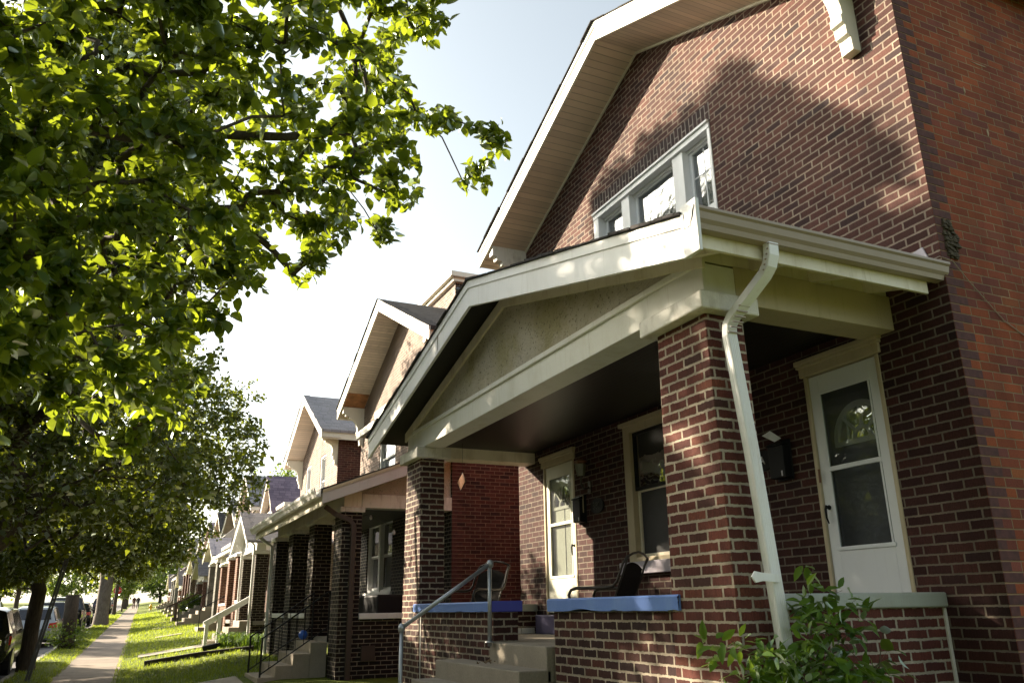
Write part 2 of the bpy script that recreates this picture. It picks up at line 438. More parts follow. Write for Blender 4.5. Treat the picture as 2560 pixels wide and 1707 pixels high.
M['white'] = paint_mat('white_paint', (0.8, 0.8, 0.8), dirt=0.18)
M['cream'] = paint_mat('cream_paint', (0.5, 0.42, 0.28), dirt=0.4, dirtcol=(0.3, 0.24, 0.12))
M['white_old'] = paint_mat('old_white_paint', (0.74, 0.73, 0.66), dirt=0.35, dirtcol=(0.42, 0.36, 0.2))
M['cream_clean'] = paint_mat('cream_clean', (0.8, 0.76, 0.64), dirt=0.15)
M['cap_paint'] = paint_mat('peeling_paint', (0.7, 0.67, 0.6), dirt=0.7, dirtcol=(0.27, 0.22, 0.17), scale=7.0, bumpd=0.006)
M['beam'] = paint_mat('beam_paint', (0.74, 0.68, 0.55), dirt=0.5, dirtcol=(0.36, 0.27, 0.12))
M['blue'] = paint_mat('blue_paint', (0.13, 0.23, 0.56), dirt=0.35, dirtcol=(0.26, 0.38, 0.62), scale=6.0, bumpd=0.004)
M['blue_deep'] = paint_mat('deep_blue_paint', (0.06, 0.07, 0.4), dirt=0.2, dirtcol=(0.1, 0.12, 0.45), scale=6.0)
M['grey_stone'] = paint_mat('grey_green_cap', (0.33, 0.35, 0.3), dirt=0.35, dirtcol=(0.24, 0.2, 0.16), scale=5.0, bumpd=0.004)
M['purple'] = paint_mat('purple_paint', (0.11, 0.095, 0.17), dirt=0.3, dirtcol=(0.07, 0.06, 0.09))
M['fascia_grey'] = paint_mat('fascia_grey', (0.55, 0.51, 0.48), dirt=0.2)
M['lav'] = paint_mat('lavender_flashing', (0.42, 0.38, 0.44), dirt=0.2)
M['soffit'] = plank_mat('vinyl_soffit', (0.74, 0.62, 0.49), 0.1, 0, dirt=0.15, dark=0.6)
M['soffit_old'] = plank_mat('old_soffit', (0.7, 0.62, 0.5), 0.09, 0, dirt=0.5, dark=0.5)
M['plywood'] = flat_mat('bare_wood', (0.42, 0.2, 0.08), 0.7, var=0.35, scale=5.0)
M['ceiling'] = plank_mat('dark_beadboard', (0.02, 0.016, 0.013), 0.07, 1, rough=0.42, dark=0.4)
M['black_wood'] = flat_mat('black_stained_wood', (0.02, 0.016, 0.013), 0.6)
M['gutter'] = paint_mat('gutter_paint', (0.33, 0.26, 0.2), rough=0.35, dirt=0.2)
M['gutter_white'] = paint_mat('gutter_white', (0.66, 0.65, 0.62), rough=0.35, dirt=0.3)
M['downspout'] = paint_mat('downspout_white', (0.8, 0.8, 0.79), rough=0.35, dirt=0.2, dirtcol=(0.35, 0.22, 0.12))
M['brown_metal'] = flat_mat('brown_metal', (0.06, 0.04, 0.034), 0.45)
M['stucco'] = stucco_mat('pebble_stucco')
M['shingle'] = shingle_mat('grey_shingle', (0.16, 0.155, 0.16), (0.26, 0.25, 0.25))
M['shingle_black'] = shingle_mat('black_shingle', (0.035, 0.032, 0.032), (0.06, 0.056, 0.055))
M['shingle_lilac'] = shingle_mat('lilac_shingle', (0.27, 0.26, 0.27), (0.34, 0.32, 0.34))
M['shingle_purple'] = shingle_mat('purple_shingle', (0.14, 0.11, 0.15), (0.24, 0.19, 0.24))
M['shingle_blue'] = shingle_mat('blue_shingle', (0.2, 0.2, 0.25), (0.26, 0.26, 0.31))
M['glass'] = glass_mat('window_glass', refl=0.3)
M['glass_up'] = glass_mat('window_glass_bright', tint=(0.1, 0.11, 0.11), refl=0.3, through=0.4, wav=0.003, rough=0.09)
M['glass_thin'] = glass_mat('storm_glass', tint=(0.14, 0.14, 0.16), refl=0.0, through=0.86, fk=0.1, wav=0.0006)
M['screen'] = flat_mat('insect_screen', (0.03, 0.03, 0.034), 0.55)
M['curtain'] = flat_mat('curtain_cloth', (0.62, 0.58, 0.45), 0.9, var=0.1)
M['door_white'] = paint_mat('door_white', (0.74, 0.76, 0.78), rough=0.35, dirt=0.06)
M['door_cream'] = paint_mat('door_cream', (0.72, 0.7, 0.58), rough=0.4, dirt=0.1)
M['inner_door'] = flat_mat('inner_door', (0.14, 0.14, 0.17), 0.6)
M['black'] = flat_mat('black_metal', (0.01, 0.01, 0.011), 0.5, spec=0.2)
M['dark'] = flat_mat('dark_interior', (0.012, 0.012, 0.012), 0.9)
M['bronze'] = flat_mat('bronze_metal', (0.05, 0.04, 0.032), 0.4, metal=0.3)
M['sling'] = weave_mat('sling_weave', (0.03, 0.026, 0.023))
M['galv'] = flat_mat('galvanised_pipe', (0.36, 0.38, 0.4), 0.38, metal=0.7, var=0.15)
M['concrete'] = concrete_mat('concrete_step', (0.33, 0.285, 0.225), stain=0.65)
M['concrete_grey'] = concrete_mat('concrete_grey', (0.3, 0.28, 0.25))
M['sidewalk'] = concrete_mat('sidewalk_concrete', (0.26, 0.21, 0.17), joint=1.5, stain=0.55)
M['path'] = concrete_mat('path_concrete', (0.3, 0.27, 0.22), stain=0.5)
M['kerb'] = concrete_mat('kerb_concrete', (0.33, 0.31, 0.28))
M['asphalt'] = concrete_mat('asphalt', (0.13, 0.125, 0.13), stain=0.4)
M['grass'] = grass_mat('lawn_grass')
M['soil'] = flat_mat('soil', (0.06, 0.045, 0.03), 0.95, var=0.4)
M['bark'] = bark_mat('pear_bark', (0.05, 0.04, 0.032), (0.11, 0.09, 0.072))
M['bark_grey'] = bark_mat('grey_bark', (0.12, 0.1, 0.085), (0.26, 0.23, 0.2))
M['twig'] = flat_mat('vine_stem', (0.07, 0.06, 0.025), 0.7)
M['leaf'] = leaf_mat('pear_leaf', (0.02, 0.05, 0.006), (0.05, 0.092, 0.009), (0.34, 0.42, 0.022))
M['leaf_far'] = leaf_mat('street_leaf', (0.02, 0.042, 0.006), (0.048, 0.08, 0.01), (0.24, 0.28, 0.018), gloss=0.5)
M['leaf_light'] = leaf_mat('light_leaf', (0.05, 0.1, 0.012), (0.1, 0.16, 0.02), (0.32, 0.42, 0.05))
M['leaf_vine'] = leaf_mat('vine_leaf', (0.04, 0.11, 0.012), (0.11, 0.2, 0.02), (0.24, 0.36, 0.03), gloss=0.6)
M['blade'] = leaf_mat('grass_blade', (0.085, 0.14, 0.015), (0.16, 0.22, 0.025), (0.42, 0.5, 0.04), gloss=0.7)
M['timber'] = flat_mat('landscape_timber', (0.035, 0.026, 0.02), 0.85, var=0.3)
M['wood_brown'] = flat_mat('brown_wood', (0.1, 0.055, 0.03), 0.7, var=0.25)
M['rubber'] = flat_mat('tyre_rubber', (0.015, 0.015, 0.015), 0.85)
M['chrome'] = flat_mat('alloy', (0.5, 0.5, 0.52), 0.3, metal=0.9)
M['tail'] = flat_mat('tail_lens', (0.5, 0.02, 0.015), 0.15)
M['plate'] = flat_mat('licence_plate', (0.65, 0.66, 0.68), 0.5)
M['signred'] = flat_mat('sign_red', (0.55, 0.02, 0.02), 0.4)
M['signwhite'] = flat_mat('sign_white', (0.75, 0.75, 0.75), 0.4)
M['steel'] = flat_mat('grey_steel', (0.06, 0.058, 0.055), 0.6, metal=0.2)
M['yellow'] = flat_mat('yellow_paint', (0.75, 0.48, 0.03), 0.5)
M['paper'] = flat_mat('paper', (0.68, 0.69, 0.72), 0.8)
M['paper_ink'] = flat_mat('paper_ink', (0.3, 0.22, 0.2), 0.8)
M['amber'] = flat_mat('amber_glass', (0.16, 0.065, 0.025), 0.3)
M['feather'] = flat_mat('pigeon_feather', (0.16, 0.16, 0.19), 0.8)
M['dryleaf'] = flat_mat('dry_leaf', (0.14, 0.09, 0.045), 0.85)
M['moss'] = flat_mat('moss', (0.055, 0.042, 0.022), 0.95, var=0.5, scale=40, bumpd=0.01)
M['ball'] = flat_mat('blue_ball', (0.02, 0.12, 0.55), 0.3)
M['bulb'] = flat_mat('bulb_white', (0.88, 0.86, 0.92), 0.3)
M['bulb_green'] = flat_mat('bulb_green', (0.03, 0.4, 0.1), 0.3)
M['bulb_red'] = flat_mat('bulb_red', (0.6, 0.12, 0.04), 0.3)
M['awning'] = plank_mat('striped_awning', (0.55, 0.53, 0.48), 0.22, 0, groove=0.5, dark=0.35)
M['skin'] = flat_mat('skin', (0.4, 0.24, 0.17), 0.6)
M['cloth_dark'] = flat_mat('dark_clothes', (0.03, 0.03, 0.035), 0.9)
M['cloth_red'] = flat_mat('rust_clothes', (0.1, 0.04, 0.03), 0.9)

# ------------------------------------------------------------------ ground shape
def sk(x): return -0.0245 * max(0.0, x - 12.0)          # the street bends slightly towards the houses
def zg(x): return 0.0 if x < 10 else 0.0181 * (min(x, 240.0) - 10.0)
def lawn_z(x, v):                                       # v = distance from the camera line, across the street
    if v > -0.1: return zg(x)
    return zg(x) + 0.36 * min(1.0, (-0.1 - v) / 2.6)
# ------------------------------------------------------------------ building parts
def gable_roof(par, xr, zr, slope, hl, hr, y0, y1, roofm, fasm, sofm_l, sofm_r, fh=0.3, thick=0.09, sof_drop=0.29, name='roof', fname='rake_fascia', wall_y=None, lip=0.03, cut_l=True, soffits=True):
    """gable roof with ridge along y at x=xr; front rake at y0, back at y1 (<y0). +x side is the far side"""
    wy = y1 if wall_y is None else wall_y
    roof = MB()
    for sx, h in ((1, hl), (-1, hr)):
        xe = xr + sx * h; ze = zr - slope * h
        roof.hexa([(xr, y1, zr - thick), (xe, y1, ze - thick), (xe, y0 - 0.036, ze - thick), (xr, y0 - 0.036, zr - thick),
                   (xr, y1, zr), (xe, y1, ze), (xe, y0 - 0.036, ze), (xr, y0 - 0.036, zr)])
        n = max(3, int(h / 0.3))
        for i in range(n):                                   # uneven shingle ends along the rake
            a = h * i / n; b = h * (i + 0.97) / n; j = random.uniform(0.004, 0.022); jy = random.uniform(0.0, 0.022)
            xa, xb = xr + sx * a, xr + sx * b
            roof.hexa([(xa, y0 - 0.2, zr - slope * a + 0.001), (xb, y0 - 0.2, zr - slope * b + 0.001), (xb, y0 + lip + jy, zr - slope * b - 0.008), (xa, y0 + lip + jy, zr - slope * a - 0.008),
                       (xa, y0 - 0.2, zr - slope * a + j), (xb, y0 - 0.2, zr - slope * b + j * .5), (xb, y0 + lip + jy, zr - slope * b + j * .5), (xa, y0 + lip + jy, zr - slope * a + j)])
    ro = roof.build(name, roofm, par)
    t = thick + 0.004
    for sx, h in ((1, hl), (-1, hr)):
        xe = xr + sx * (h - 0.02); ze = zr - slope * (h - 0.02)
        f = MB(); g = fh
        f.hexa([(xr, y0 - 0.035, zr - g), (xe, y0 - 0.035, ze - g), (xe, y0, ze - g), (xr, y0, zr - g),
                (xr, y0 - 0.035, zr - 0.01), (xe, y0 - 0.035, ze - 0.01), (xe, y0, ze - 0.01), (xr, y0, zr - 0.01)])
        # drip strip
        f.hexa([(xr, y0 + 0.001, zr - 0.1), (xe, y0 + 0.001, ze - 0.1), (xe, y0 + 0.014, ze - 0.1), (xr, y0 + 0.014, zr - 0.1),
                (xr, y0 + 0.001, zr - 0.009), (xe, y0 + 0.001, ze - 0.009), (xe, y0 + 0.014, ze - 0.009), (xr, y0 + 0.014, zr - 0.009)])
        fo = f.build(fname, fasm, par, bevel=0.004)
        if soffits:
            d = sof_drop; s = MB(); sm = sofm_l if sx > 0 else sofm_r
            s.hexa([(xr, wy, zr - d), (xe, wy, ze - d), (xe, y0 - 0.036, ze - d), (xr, y0 - 0.036, zr - d),
                    (xr, wy, zr - d + 0.02), (xe, wy, ze - d + 0.02), (xe, y0 - 0.036, ze - d + 0.02), (xr, y0 - 0.036, zr - d + 0.02)])
            s.build('soffit', sm, par)
    return ro

def bracket_mb(x0, x1, yw, ztop, proj, hgt):
    """scrolled eave bracket in the (y,z) plane standing on the wall at yw"""
    pts = [(yw, ztop), (yw + proj, ztop), (yw + proj, ztop - 0.17), (yw + proj - 0.07, ztop - 0.19), (yw + proj - 0.08, ztop - 0.25)]
    pts += [(yw + proj - 0.17, ztop - 0.26), (yw + proj - 0.18, ztop - 0.32)]
    x_, z_ = proj - 0.22, 0.33
    for i in range(7):
        a = i / 6 * math.pi / 2
        pts.append((yw + 0.17 + (x_ - 0.17) * (1 - math.sin(a)), ztop - z_ - (hgt * 0.62 - z_) * (1 - math.cos(a))))
    h2 = hgt * 0.62
    pts += [(yw + 0.19, ztop - h2 - 0.03), (yw + 0.19, ztop - h2 - 0.1), (yw + 0.155, ztop - h2 - 0.12), (yw + 0.15, ztop - h2 - 0.22), (yw + 0.11, ztop - h2 - 0.24), (yw + 0.1, ztop - hgt), (yw, ztop - hgt)]
    return MB().prism(pts, 'x', x0, x1)

def frame_mb(x0, x1, z0, z1, y0, y1, wl, wr, wt, wb):
    m = MB()
    m.box(x0, x0 + wl, y0, y1, z0, z1); m.box(x1 - wr, x1, y0, y1, z0, z1)
    m.box(x0 + wl, x1 - wr, y0, y1, z1 - wt, z1); m.box(x0 + wl, x1 - wr, y0, y1, z0, z0 + wb)
    return m

def sash_window(par, x0, x1, z0, z1, y, fm, gm, lower=None, wl=0.07, depth=0.1, curtain=None, sill=None, muntin=False):
    """double hung window set in an opening; y = wall face"""
    w = frame_mb(x0, x1, z0, z1, y - depth, y - 0.02, wl, wl, wl, wl).build('window', fm, par, bevel=0.004)
    zm = (z0 + z1) / 2 + 0.02; a, b = x0 + wl, x1 - wl
    s = frame_mb(a, b, zm - 0.03, z1 - wl, y - depth + 0.01, y - depth + 0.045, 0.045, 0.045, 0.045, 0.05)
    s.build('upper_sash', fm, w, bevel=0.003)
    s = frame_mb(a, b, z0 + wl, zm, y - depth - 0.04, y - depth + 0.005, 0.045, 0.045, 0.05, 0.06)
    if muntin:
        s.box((a + b) / 2 - 0.01, (a + b) / 2 + 0.01, y - depth - 0.015, y - depth, z0 + wl, zm)
    s.build('lower_sash', fm, w, bevel=0.003)
    MB().box(a + 0.03, b - 0.03, y - depth + 0.02, y - depth + 0.026, zm, z1 - wl - 0.02).build('pane', gm, w)
    MB().box(a + 0.03, b - 0.03, y - depth - 0.025, y - depth - 0.019, z0 + wl + 0.02, zm - 0.02).build('pane', lower or gm, w)
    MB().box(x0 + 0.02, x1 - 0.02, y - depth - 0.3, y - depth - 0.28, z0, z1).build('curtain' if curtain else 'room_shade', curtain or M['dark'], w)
    if sill:
        MB().box(x0 - 0.1, x1 + 0.1, y - depth, y + 0.07, z0 - 0.19, z0 + 0.005).build('sill', sill, w, bevel=0.006)
    return w

def tapered_column(par, cx, y0, y1, z0, z1, wb, wt, mat, capm, caph=0.11, capo=0.07, rdx=0.0, label=None):
    """brick porch pier: width wb at bottom to wt at the top, front face y1"""
    m = MB()
    m.hexa([(cx - wb / 2 + rdx, y0, z0), (cx + wb / 2, y0, z0), (cx + wb / 2, y1, z0), (cx - wb / 2 + rdx, y1, z0),
            (cx - wt / 2, y0, z1), (cx + wt / 2, y0, z1), (cx + wt / 2, y1 - 0.01, z1), (cx - wt / 2, y1 - 0.01, z1)])
    c = m.build('porch_column', mat, par, bevel=0.008)
    if capm:
        cp = MB().box(cx - wt / 2 - capo, cx + wt / 2 + capo, y0 - capo + 0.02, y1 + capo - 0.01, z1, z1 + caph).build('column_cap', capm, c, bevel=0.014)
    return c

def fluted_downspout(path, w, d, u):
    m = MB().rtube(path, w, d, u)
    return m

# ================================================================== HOUSE 1, the big one on the right
FY = -5.6                                                     # facade plane
X0, X1 = 3.9, 11.72
H1 = thing('brick_house', 'large red brick house on the right with pebbled porch gable and blue porch ledges', 'house', (7.7, FY, 0.3))
XR, ZR, SL = 7.74, 9.12, 0.425
zw = lambda x: ZR - 0.29 - SL * abs(x - XR)                   # underside of the soffit on the wall
RDOOR = (4.66, 5.46, 1.3, 3.62)
LDOOR = (9.95, 10.83, 1.5, 3.6)
FWIN = (7.2, 8.62, 2.1, 3.78)
UWIN = (6.42, 9.06, 5.45, 6.96)
w = MB().wall([(X0, 0.2), (X1, 0.2), (X1, zw(X1)), (XR, zw(XR)), (X0, zw(X0))], [RDOOR, LDOOR, FWIN, UWIN], FY, 0.22)
w.build('front_wall', M['brick_front'], H1)
MB().wall([(X0 + 0.001, 0.22), (X1 - 0.001, 0.22), (X1 - 0.001, 3.95), (X0 + 0.001, 3.95)], [RDOOR, LDOOR, FWIN], FY + 0.003, 0.05).build('shaded_brick_facing', M['brick_shaded'], H1)  # thin sheet over the lower wall, carries the porch shade as colour
w = MB()
w.quad((X0, FY, 0.2), (X0, FY, zw(X0)), (X0, -6.6, 8.6), (X0, -19, 8.6), (X0, -19, 0.2))
w.quad((X1, FY, 0.2), (X1, -19, 0.2), (X1, -19, zw(X1)), (X1, FY, zw(X1)))
w.quad((X0, -19, 0.2), (X0, -19, zw(X0)), (X1, -19, zw(X1)), (X1, -19, 0.2))
w.quad((X0, -9.0, 8.6), (X1, -9.0, 8.6), (X1, -19, 8.6), (X0, -19, 8.6)); w.quad((X1, -6.6, 7), (X1, -6.6, 8.6), (X1, -19, 8.6), (X1, -19, 7))
w.build('side_wall', M['brick_side'], H1)
# corner bricks of the front face return on the side in alternating courses
q = MB(); k = 0; z = 0.0745 * 3
while z < zw(X0) - 0.08:
    ln = 0.21 if k % 2 == 0 else 0.1
    q.box(X0 - 0.003, X0 + 0.02, FY - ln, FY - 0.003, z + 0.006, z + 0.0685); z += 0.0745; k += 1
q.build('corner_quoin', M['brick_plain'], H1)
# side of the house: a few smears of mortar
MS = flat_mat('tan_mortar', (0.34, 0.25, 0.16), 0.9)
for (yy, zz, ww, hh) in ((-6.6, 6.3, 0.16, 0.012), (-6.35, 5.95, 0.014, 0.08), (-7.6, 6.15, 0.22, 0.02), (-6.55, 5.55, 0.014, 0.08), (-6.3, 6.55, 0.2, 0.012), (-8.2, 6.6, 0.12, 0.012)):
    p = [(yy + ww * random.uniform(-.5, .5) + ww / 2 * math.cos(a), zz + hh / 2 * math.sin(a) * random.uniform(.7, 1.3)) for a in [i * math.pi / 4 for i in range(8)]]
    MB().prism([(a, b) for a, b in p], 'x', X0 - 0.004, X0 + 0.002).build('mortar_smear', MS, H1)
gable_roof(H1, XR, ZR, SL, 4.05, 4.1, -4.94, -9.0, M['shingle_black'], M['cream_clean'], M['soffit'], M['soffit'], fh=0.3, wall_y=FY)
# trim bead where soffit meets wall
for sx, xe in ((1, 11.45), (-1, X0)):
    a = MB(); z1_, z2_ = zw(XR), zw(xe)
    a.hexa([(XR, FY, z1_ - 0.035), (xe, FY, z2_ - 0.035), (xe, FY + 0.02, z2_ - 0.035), (XR, FY + 0.02, z1_ - 0.035),
            (XR, FY, z1_ - 0.002), (xe, FY, z2_ - 0.002), (xe, FY + 0.02, z2_ - 0.002), (XR, FY + 0.02, z1_ - 0.002)])
    a.build('soffit_trim', M['cream_clean'], H1)
bracket_mb(4.28, 4.42, FY, zw(4.35) - 0.0, 0.6, 1.0).build('eave_bracket', M['cream_clean'], H1, bevel=0.008)
bracket_mb(11.28, 11.42, FY, zw(11.35) + 0.03, 0.62, 0.95).build('eave_bracket', M['cap_paint'], H1, bevel=0.008)
# soldier course and triple window
MB().box(UWIN[0] - 0.02, UWIN[1] + 0.02, FY - 0.05, FY + 0.003, UWIN[3] + 0.004, UWIN[3] + 0.235).build('soldier_course', M['brick_soldier'], H1)
x0, x1, z0, z1 = UWIN
WU = MB()
WU.box(x0, x1, FY - 0.16, FY + 0.02, z1 - 0.1, z1)                       # head
WU.box(x0, x1, FY - 0.16, FY + 0.045, z1 - 0.03, z1 + 0.004)
WU.box(x0, x0 + 0.05, FY - 0.16, FY + 0.012, z0, z1 - 0.1); WU.box(x1 - 0.13, x1, FY - 0.16, FY + 0.012, z0, z1 - 0.1)
WU.box(x0, x1, FY - 0.16, FY + 0.05, z0, z0 + 0.07)
wu = WU.build('triple_window', M['white'], H1, bevel=0.005)
for a, b in ((6.98, 7.19), (8.17, 8.36)):
    MB().box(a, b, FY - 0.2, FY - 0.012, z0 + 0.07, z1 - 0.1).build('mullion_post', M['white'], wu, bevel=0.006)
zm = 5.98
for (a, b) in ((x0 + 0.05, 6.98), (7.19, 8.17), (8.36, x1 - 0.13)):
    s = frame_mb(a, b, zm - 0.03, z1 - 0.1, FY - 0.15, FY - 0.11, 0.055, 0.055, 0.06, 0.06)
    s.box(a, b, FY - 0.11, FY - 0.08, z1 - 0.14, z1 - 0.1)
    if a < 7:                                                  # divided upper sash
        c = (a + b) / 2; s.box(c - 0.008, c + 0.008, FY - 0.146, FY - 0.128, zm + 0.03, z1 - 0.16); s.box(a + 0.055, b - 0.055, FY - 0.146, FY - 0.128, 6.46, 6.475)
    s.build('upper_sash', M['white'], wu, bevel=0.003)
    s = frame_mb(a, b, z0 + 0.07, zm + 0.02, FY - 0.2, FY - 0.155, 0.055, 0.055, 0.05, 0.06)
    c = (a + b) / 2; s.box(c - 0.01, c + 0.01, FY - 0.19, FY - 0.165, z0 + 0.13, zm - 0.03)
    s.build('lower_sash', M['white'], wu, bevel=0.003)
    MB().box(a + 0.04, b - 0.04, FY - 0.137, FY - 0.132, zm + 0.02, z1 - 0.14).build('pane', M['glass_up'], wu)
    MB().box(a + 0.04, b - 0.04, FY - 0.185, FY - 0.18, z0 + 0.1, zm - 0.02).build('pane', M['glass'], wu)
    if a > 7:                                                  # white curtain with folds behind the glass
        cu = MB(); n = 26; pts = []
        for i in range(n + 1):
            t = i / n; pts.append((a + (b - a) * t, FY - 0.26 + 0.02 * math.sin(t * 23) + 0.012 * math.sin(t * 51)))
        for i in range(n):
            (xa, ya), (xb, yb) = pts[i], pts[i + 1]
            cu.quad((xa, ya, z0), (xb, yb, z0), (xb, yb - 0.01, z1), (xa, ya - 0.01, z1))
        cu.build('curtain', M['curtain'], wu)
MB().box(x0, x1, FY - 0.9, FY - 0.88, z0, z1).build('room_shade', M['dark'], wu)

# ---- doors
def storm_door(par, x0, x1, z0, z1, y, dm, trim, inner, hinge_left, head=0.14, zmid=2.73, zlow=2.04, fan=True, visible_curtain=None, deep=0.25):
    t = MB()
    t.box(x0 - 0.03, x0 + 0.01, y - 0.16, y + 0.012, z0, z1 - 0.02); t.box(x1 - 0.01, x1 + 0.03, y - 0.16, y + 0.012, z0, z1 - 0.02)
    t.box(x0 - 0.06, x1 + 0.06, y - 0.16, y + 0.03, z1 - 0.02, z1 + head - 0.045)
    t.box(x0 - 0.085, x1 + 0.085, y - 0.16, y + 0.06, z1 + head - 0.045, z1 + head)
    t.box(x0 - 0.075, x1 + 0.075, y - 0.1, y + 0.05, z1 + head - 0.075, z1 + head - 0.044)
    fr = t.build('door_frame', trim, par, bevel=0.006)
    a, b = x0 + 0.01, x1 - 0.01; yf = y - 0.012
    d = MB(); sw = 0.105
    d.box(a, a + sw, yf - 0.03, yf, z0 + 0.03, z1 - 0.03); d.box(b - sw, b, yf - 0.03, yf, z0 + 0.03, z1 - 0.03)
    d.box(a + sw, b - sw, yf - 0.03, yf, z1 - 0.2, z1 - 0.03)
    d.box(a + sw, b - sw, yf - 0.03, yf, z0 + 0.03, zlow)
    d.box(a + sw, b - sw, yf - 0.026, yf + 0.004, zmid - 0.02, zmid + 0.02)
    for (za, zb) in ((zlow, zmid - 0.02), (zmid + 0.02, z1 - 0.2)):    # beads round the glass
        d.box(a + sw, a + sw + 0.018, yf, yf + 0.008, za, zb); d.box(b - sw - 0.018, b - sw, yf, yf + 0.008, za, zb)
    d.box(a + sw - 0.02, b - sw + 0.02, yf, yf + 0.012, zlow - 0.015, zlow + 0.018); d.box(a + sw - 0.01, b - sw + 0.01, yf, yf + 0.01, z1 - 0.215, z1 - 0.195)
    do = d.build('storm_door', dm, par, bevel=0.004)
    MB().box(a + sw - 0.01, b - sw + 0.01, yf - 0.018, yf - 0.014, zmid, z1 - 0.19).build('pane', M['glass_thin'], do)
    MB().box(a + sw - 0.01, b - sw + 0.01, yf - 0.022, yf - 0.018, zlow, zmid).build('pane', M['glass_thin'], do)
    hx = (b - 0.05) if hinge_left else (a + 0.05)
    h = MB()
    h.lathe([(0.02, 0), (0.022, 0.008), (0.012, 0.02), (0.01, 0.04)], (hx, yf, 2.4), 10, 'y')
    h.tube([(hx, yf + 0.035, 2.415), (hx, yf + 0.05, 2.38), (hx + 0.005, yf + 0.045, 2.31), (hx, yf + 0.03, 2.26)], [0.012, 0.011, 0.009, 0.006], 7)
    h.build('handle', M['black'], do, smooth=True)
    if hinge_left:
        MB().box(x1 - 0.035, x1 - 0.02, y + 0.02, y + 0.03, 2.62, 2.74).build('hinge', M['amber'], fr)
    # inner door
    yi = y - deep
    MB().box(x0, x1, yi - 0.06, y - 0.05, z1 - 0.02, z1 + 0.0).build('door_head', trim, par)
    inn = MB().box(x0 - 0.02, x1 + 0.02, yi - 0.05, yi, z0, z1).build('inner_door', inner, par)
    if fan:
        f = MB(); cx = (x0 + x1) / 2; zc = 2.98; rr = 0.27
        def ring(r0, r1):
            n = 18
            for i in range(n):
                a0, a1 = math.pi * i / n, math.pi * (i + 1) / n
                P = lambda r, q: (cx + r * math.cos(q), zc + r * math.sin(q) * 1.05)
                pts = [P(r0, a0), P(r1, a0), P(r1, a1), P(r0, a1)]
                f.prism(pts, 'y', yi + 0.001, yi + 0.016)
        ring(rr, rr + 0.045); ring(0.075, 0.105)
        f.box(cx - rr - 0.045, cx + rr + 0.045, yi + 0.001, yi + 0.016, zc - 0.045, zc)
        for q in (45, 90, 135):
            c, s_ = math.cos(R(q)), math.sin(R(q)) * 1.05
            f.prism([(cx + 0.1 * c - 0.012 * s_, zc + 0.1 * s_ + 0.012 * c), (cx + rr * c - 0.012 * s_, zc + rr * s_ + 0.012 * c), (cx + rr * c + 0.012 * s_, zc + rr * s_ - 0.012 * c), (cx + 0.1 * c + 0.012 * s_, zc + 0.1 * s_ - 0.012 * c)], 'y', yi + 0.001, yi + 0.014)
        f.build('fan_light', M['door_white'] if not visible_curtain else M['door_cream'], inn)
        pts = [(cx + rr * math.cos(math.pi * i / 12), zc + rr * 1.05 * math.sin(math.pi * i / 12)) for i in range(13)]
        MB().prism(pts, 'y', yi + 0.0005, yi + 0.003).build('fan_pane', M['glass'], inn)
    return do
storm_door(H1, *RDOOR, FY, M['door_white'], M['cream'], M['inner_door'], True, deep=0.17)
storm_door(H1, *LDOOR, FY, M['door_cream'], M['cream'], M['door_cream'], False, zmid=2.73, zlow=2.0, visible_curtain=True, deep=0.065)
MB().box(10.35, 10.36, FY - 0.064, FY - 0.06, 1.6, 3.4).build('door_gap', M['dark'], H1)
# front window behind the porch
x0, x1, z0, z1 = FWIN
t = frame_mb(x0 - 0.0, x1, z0, z1, FY - 0.12, FY + 0.015, 0.13, 0.15, 0.12, 0.05)
t.box(x0 - 0.05, x1 + 0.05, FY - 0.1, FY + 0.05, z1 - 0.03, z1 + 0.02)
fw = t.build('front_window', M['cream'], H1, bevel=0.005)
s = frame_mb(x0 + 0.13, x1 - 0.15, z0 + 0.05, 2.97, FY - 0.1, FY - 0.06, 0.04, 0.04, 0.05, 0.04)
s.build('lower_sash', M['beam'], fw, bevel=0.003)
frame_mb(x0 + 0.13, x1 - 0.15, 2.94, z1 - 0.12, FY - 0.06, FY - 0.03, 0.035, 0.035, 0.04, 0.04).build('upper_sash', M['black'], fw)
MB().box(x0 + 0.15, x1 - 0.17, FY - 0.055, FY - 0.05, 2.96, z1 - 0.13).build('pane', M['glass'], fw)
MB().box(x0 + 0.15, x1 - 0.17, FY - 0.09, FY - 0.085, z0 + 0.07, 2.95).build('insect_screen', M['screen'], fw)
MB().box(x0 - 0.12, x1 + 0.12, FY - 0.1, FY + 0.09, z0 - 0.14, z0 - 0.003).build('sill', M['lav'], fw, bevel=0.006)

# ---- porch
PY = -3.65; FZ = 1.25; PX0, PX1 = 4.43, 11.43
MB().box(PX0 + 0.02, PX1 - 0.02, FY, PY - 0.28, FZ - 0.12, FZ).build('porch_floor', M['concrete'], H1)
MB().box(PX0 + 0.05, PX1 - 0.05, FY, PY - 0.3, 3.86, 3.9).build('porch_ceiling', M['ceiling'], H1)
b = MB().box(PX0, PX1, PY - 0.3, PY, 3.76, 4.02); b.box(PX0 - 0.01, PX1 + 0.01, PY, PY + 0.03, 4.0, 4.055)
b.build('porch_beam', M['white_old'], H1, bevel=0.008)
MB().box(PX0 + 0.003, PX0 + 0.3, FY, PY - 0.301, 3.74, 4.04).build('porch_beam', M['cream'], H1, bevel=0.006)
b = MB().box(PX1 - 0.3, PX1 - 0.003, FY, PY - 0.301, 3.7, 3.95); b.box(PX1 - 0.33, PX1 - 0.3, FY, PY - 0.301, 3.87, 3.93)
b.build('porch_beam', M['beam'], H1, bevel=0.006)
tapered_column(H1, 4.735, -3.99, -3.63, 0.1, 3.62, 0.78, 0.6, M['brick_porch'], M['cap_paint'], caph=0.138, capo=0.1)
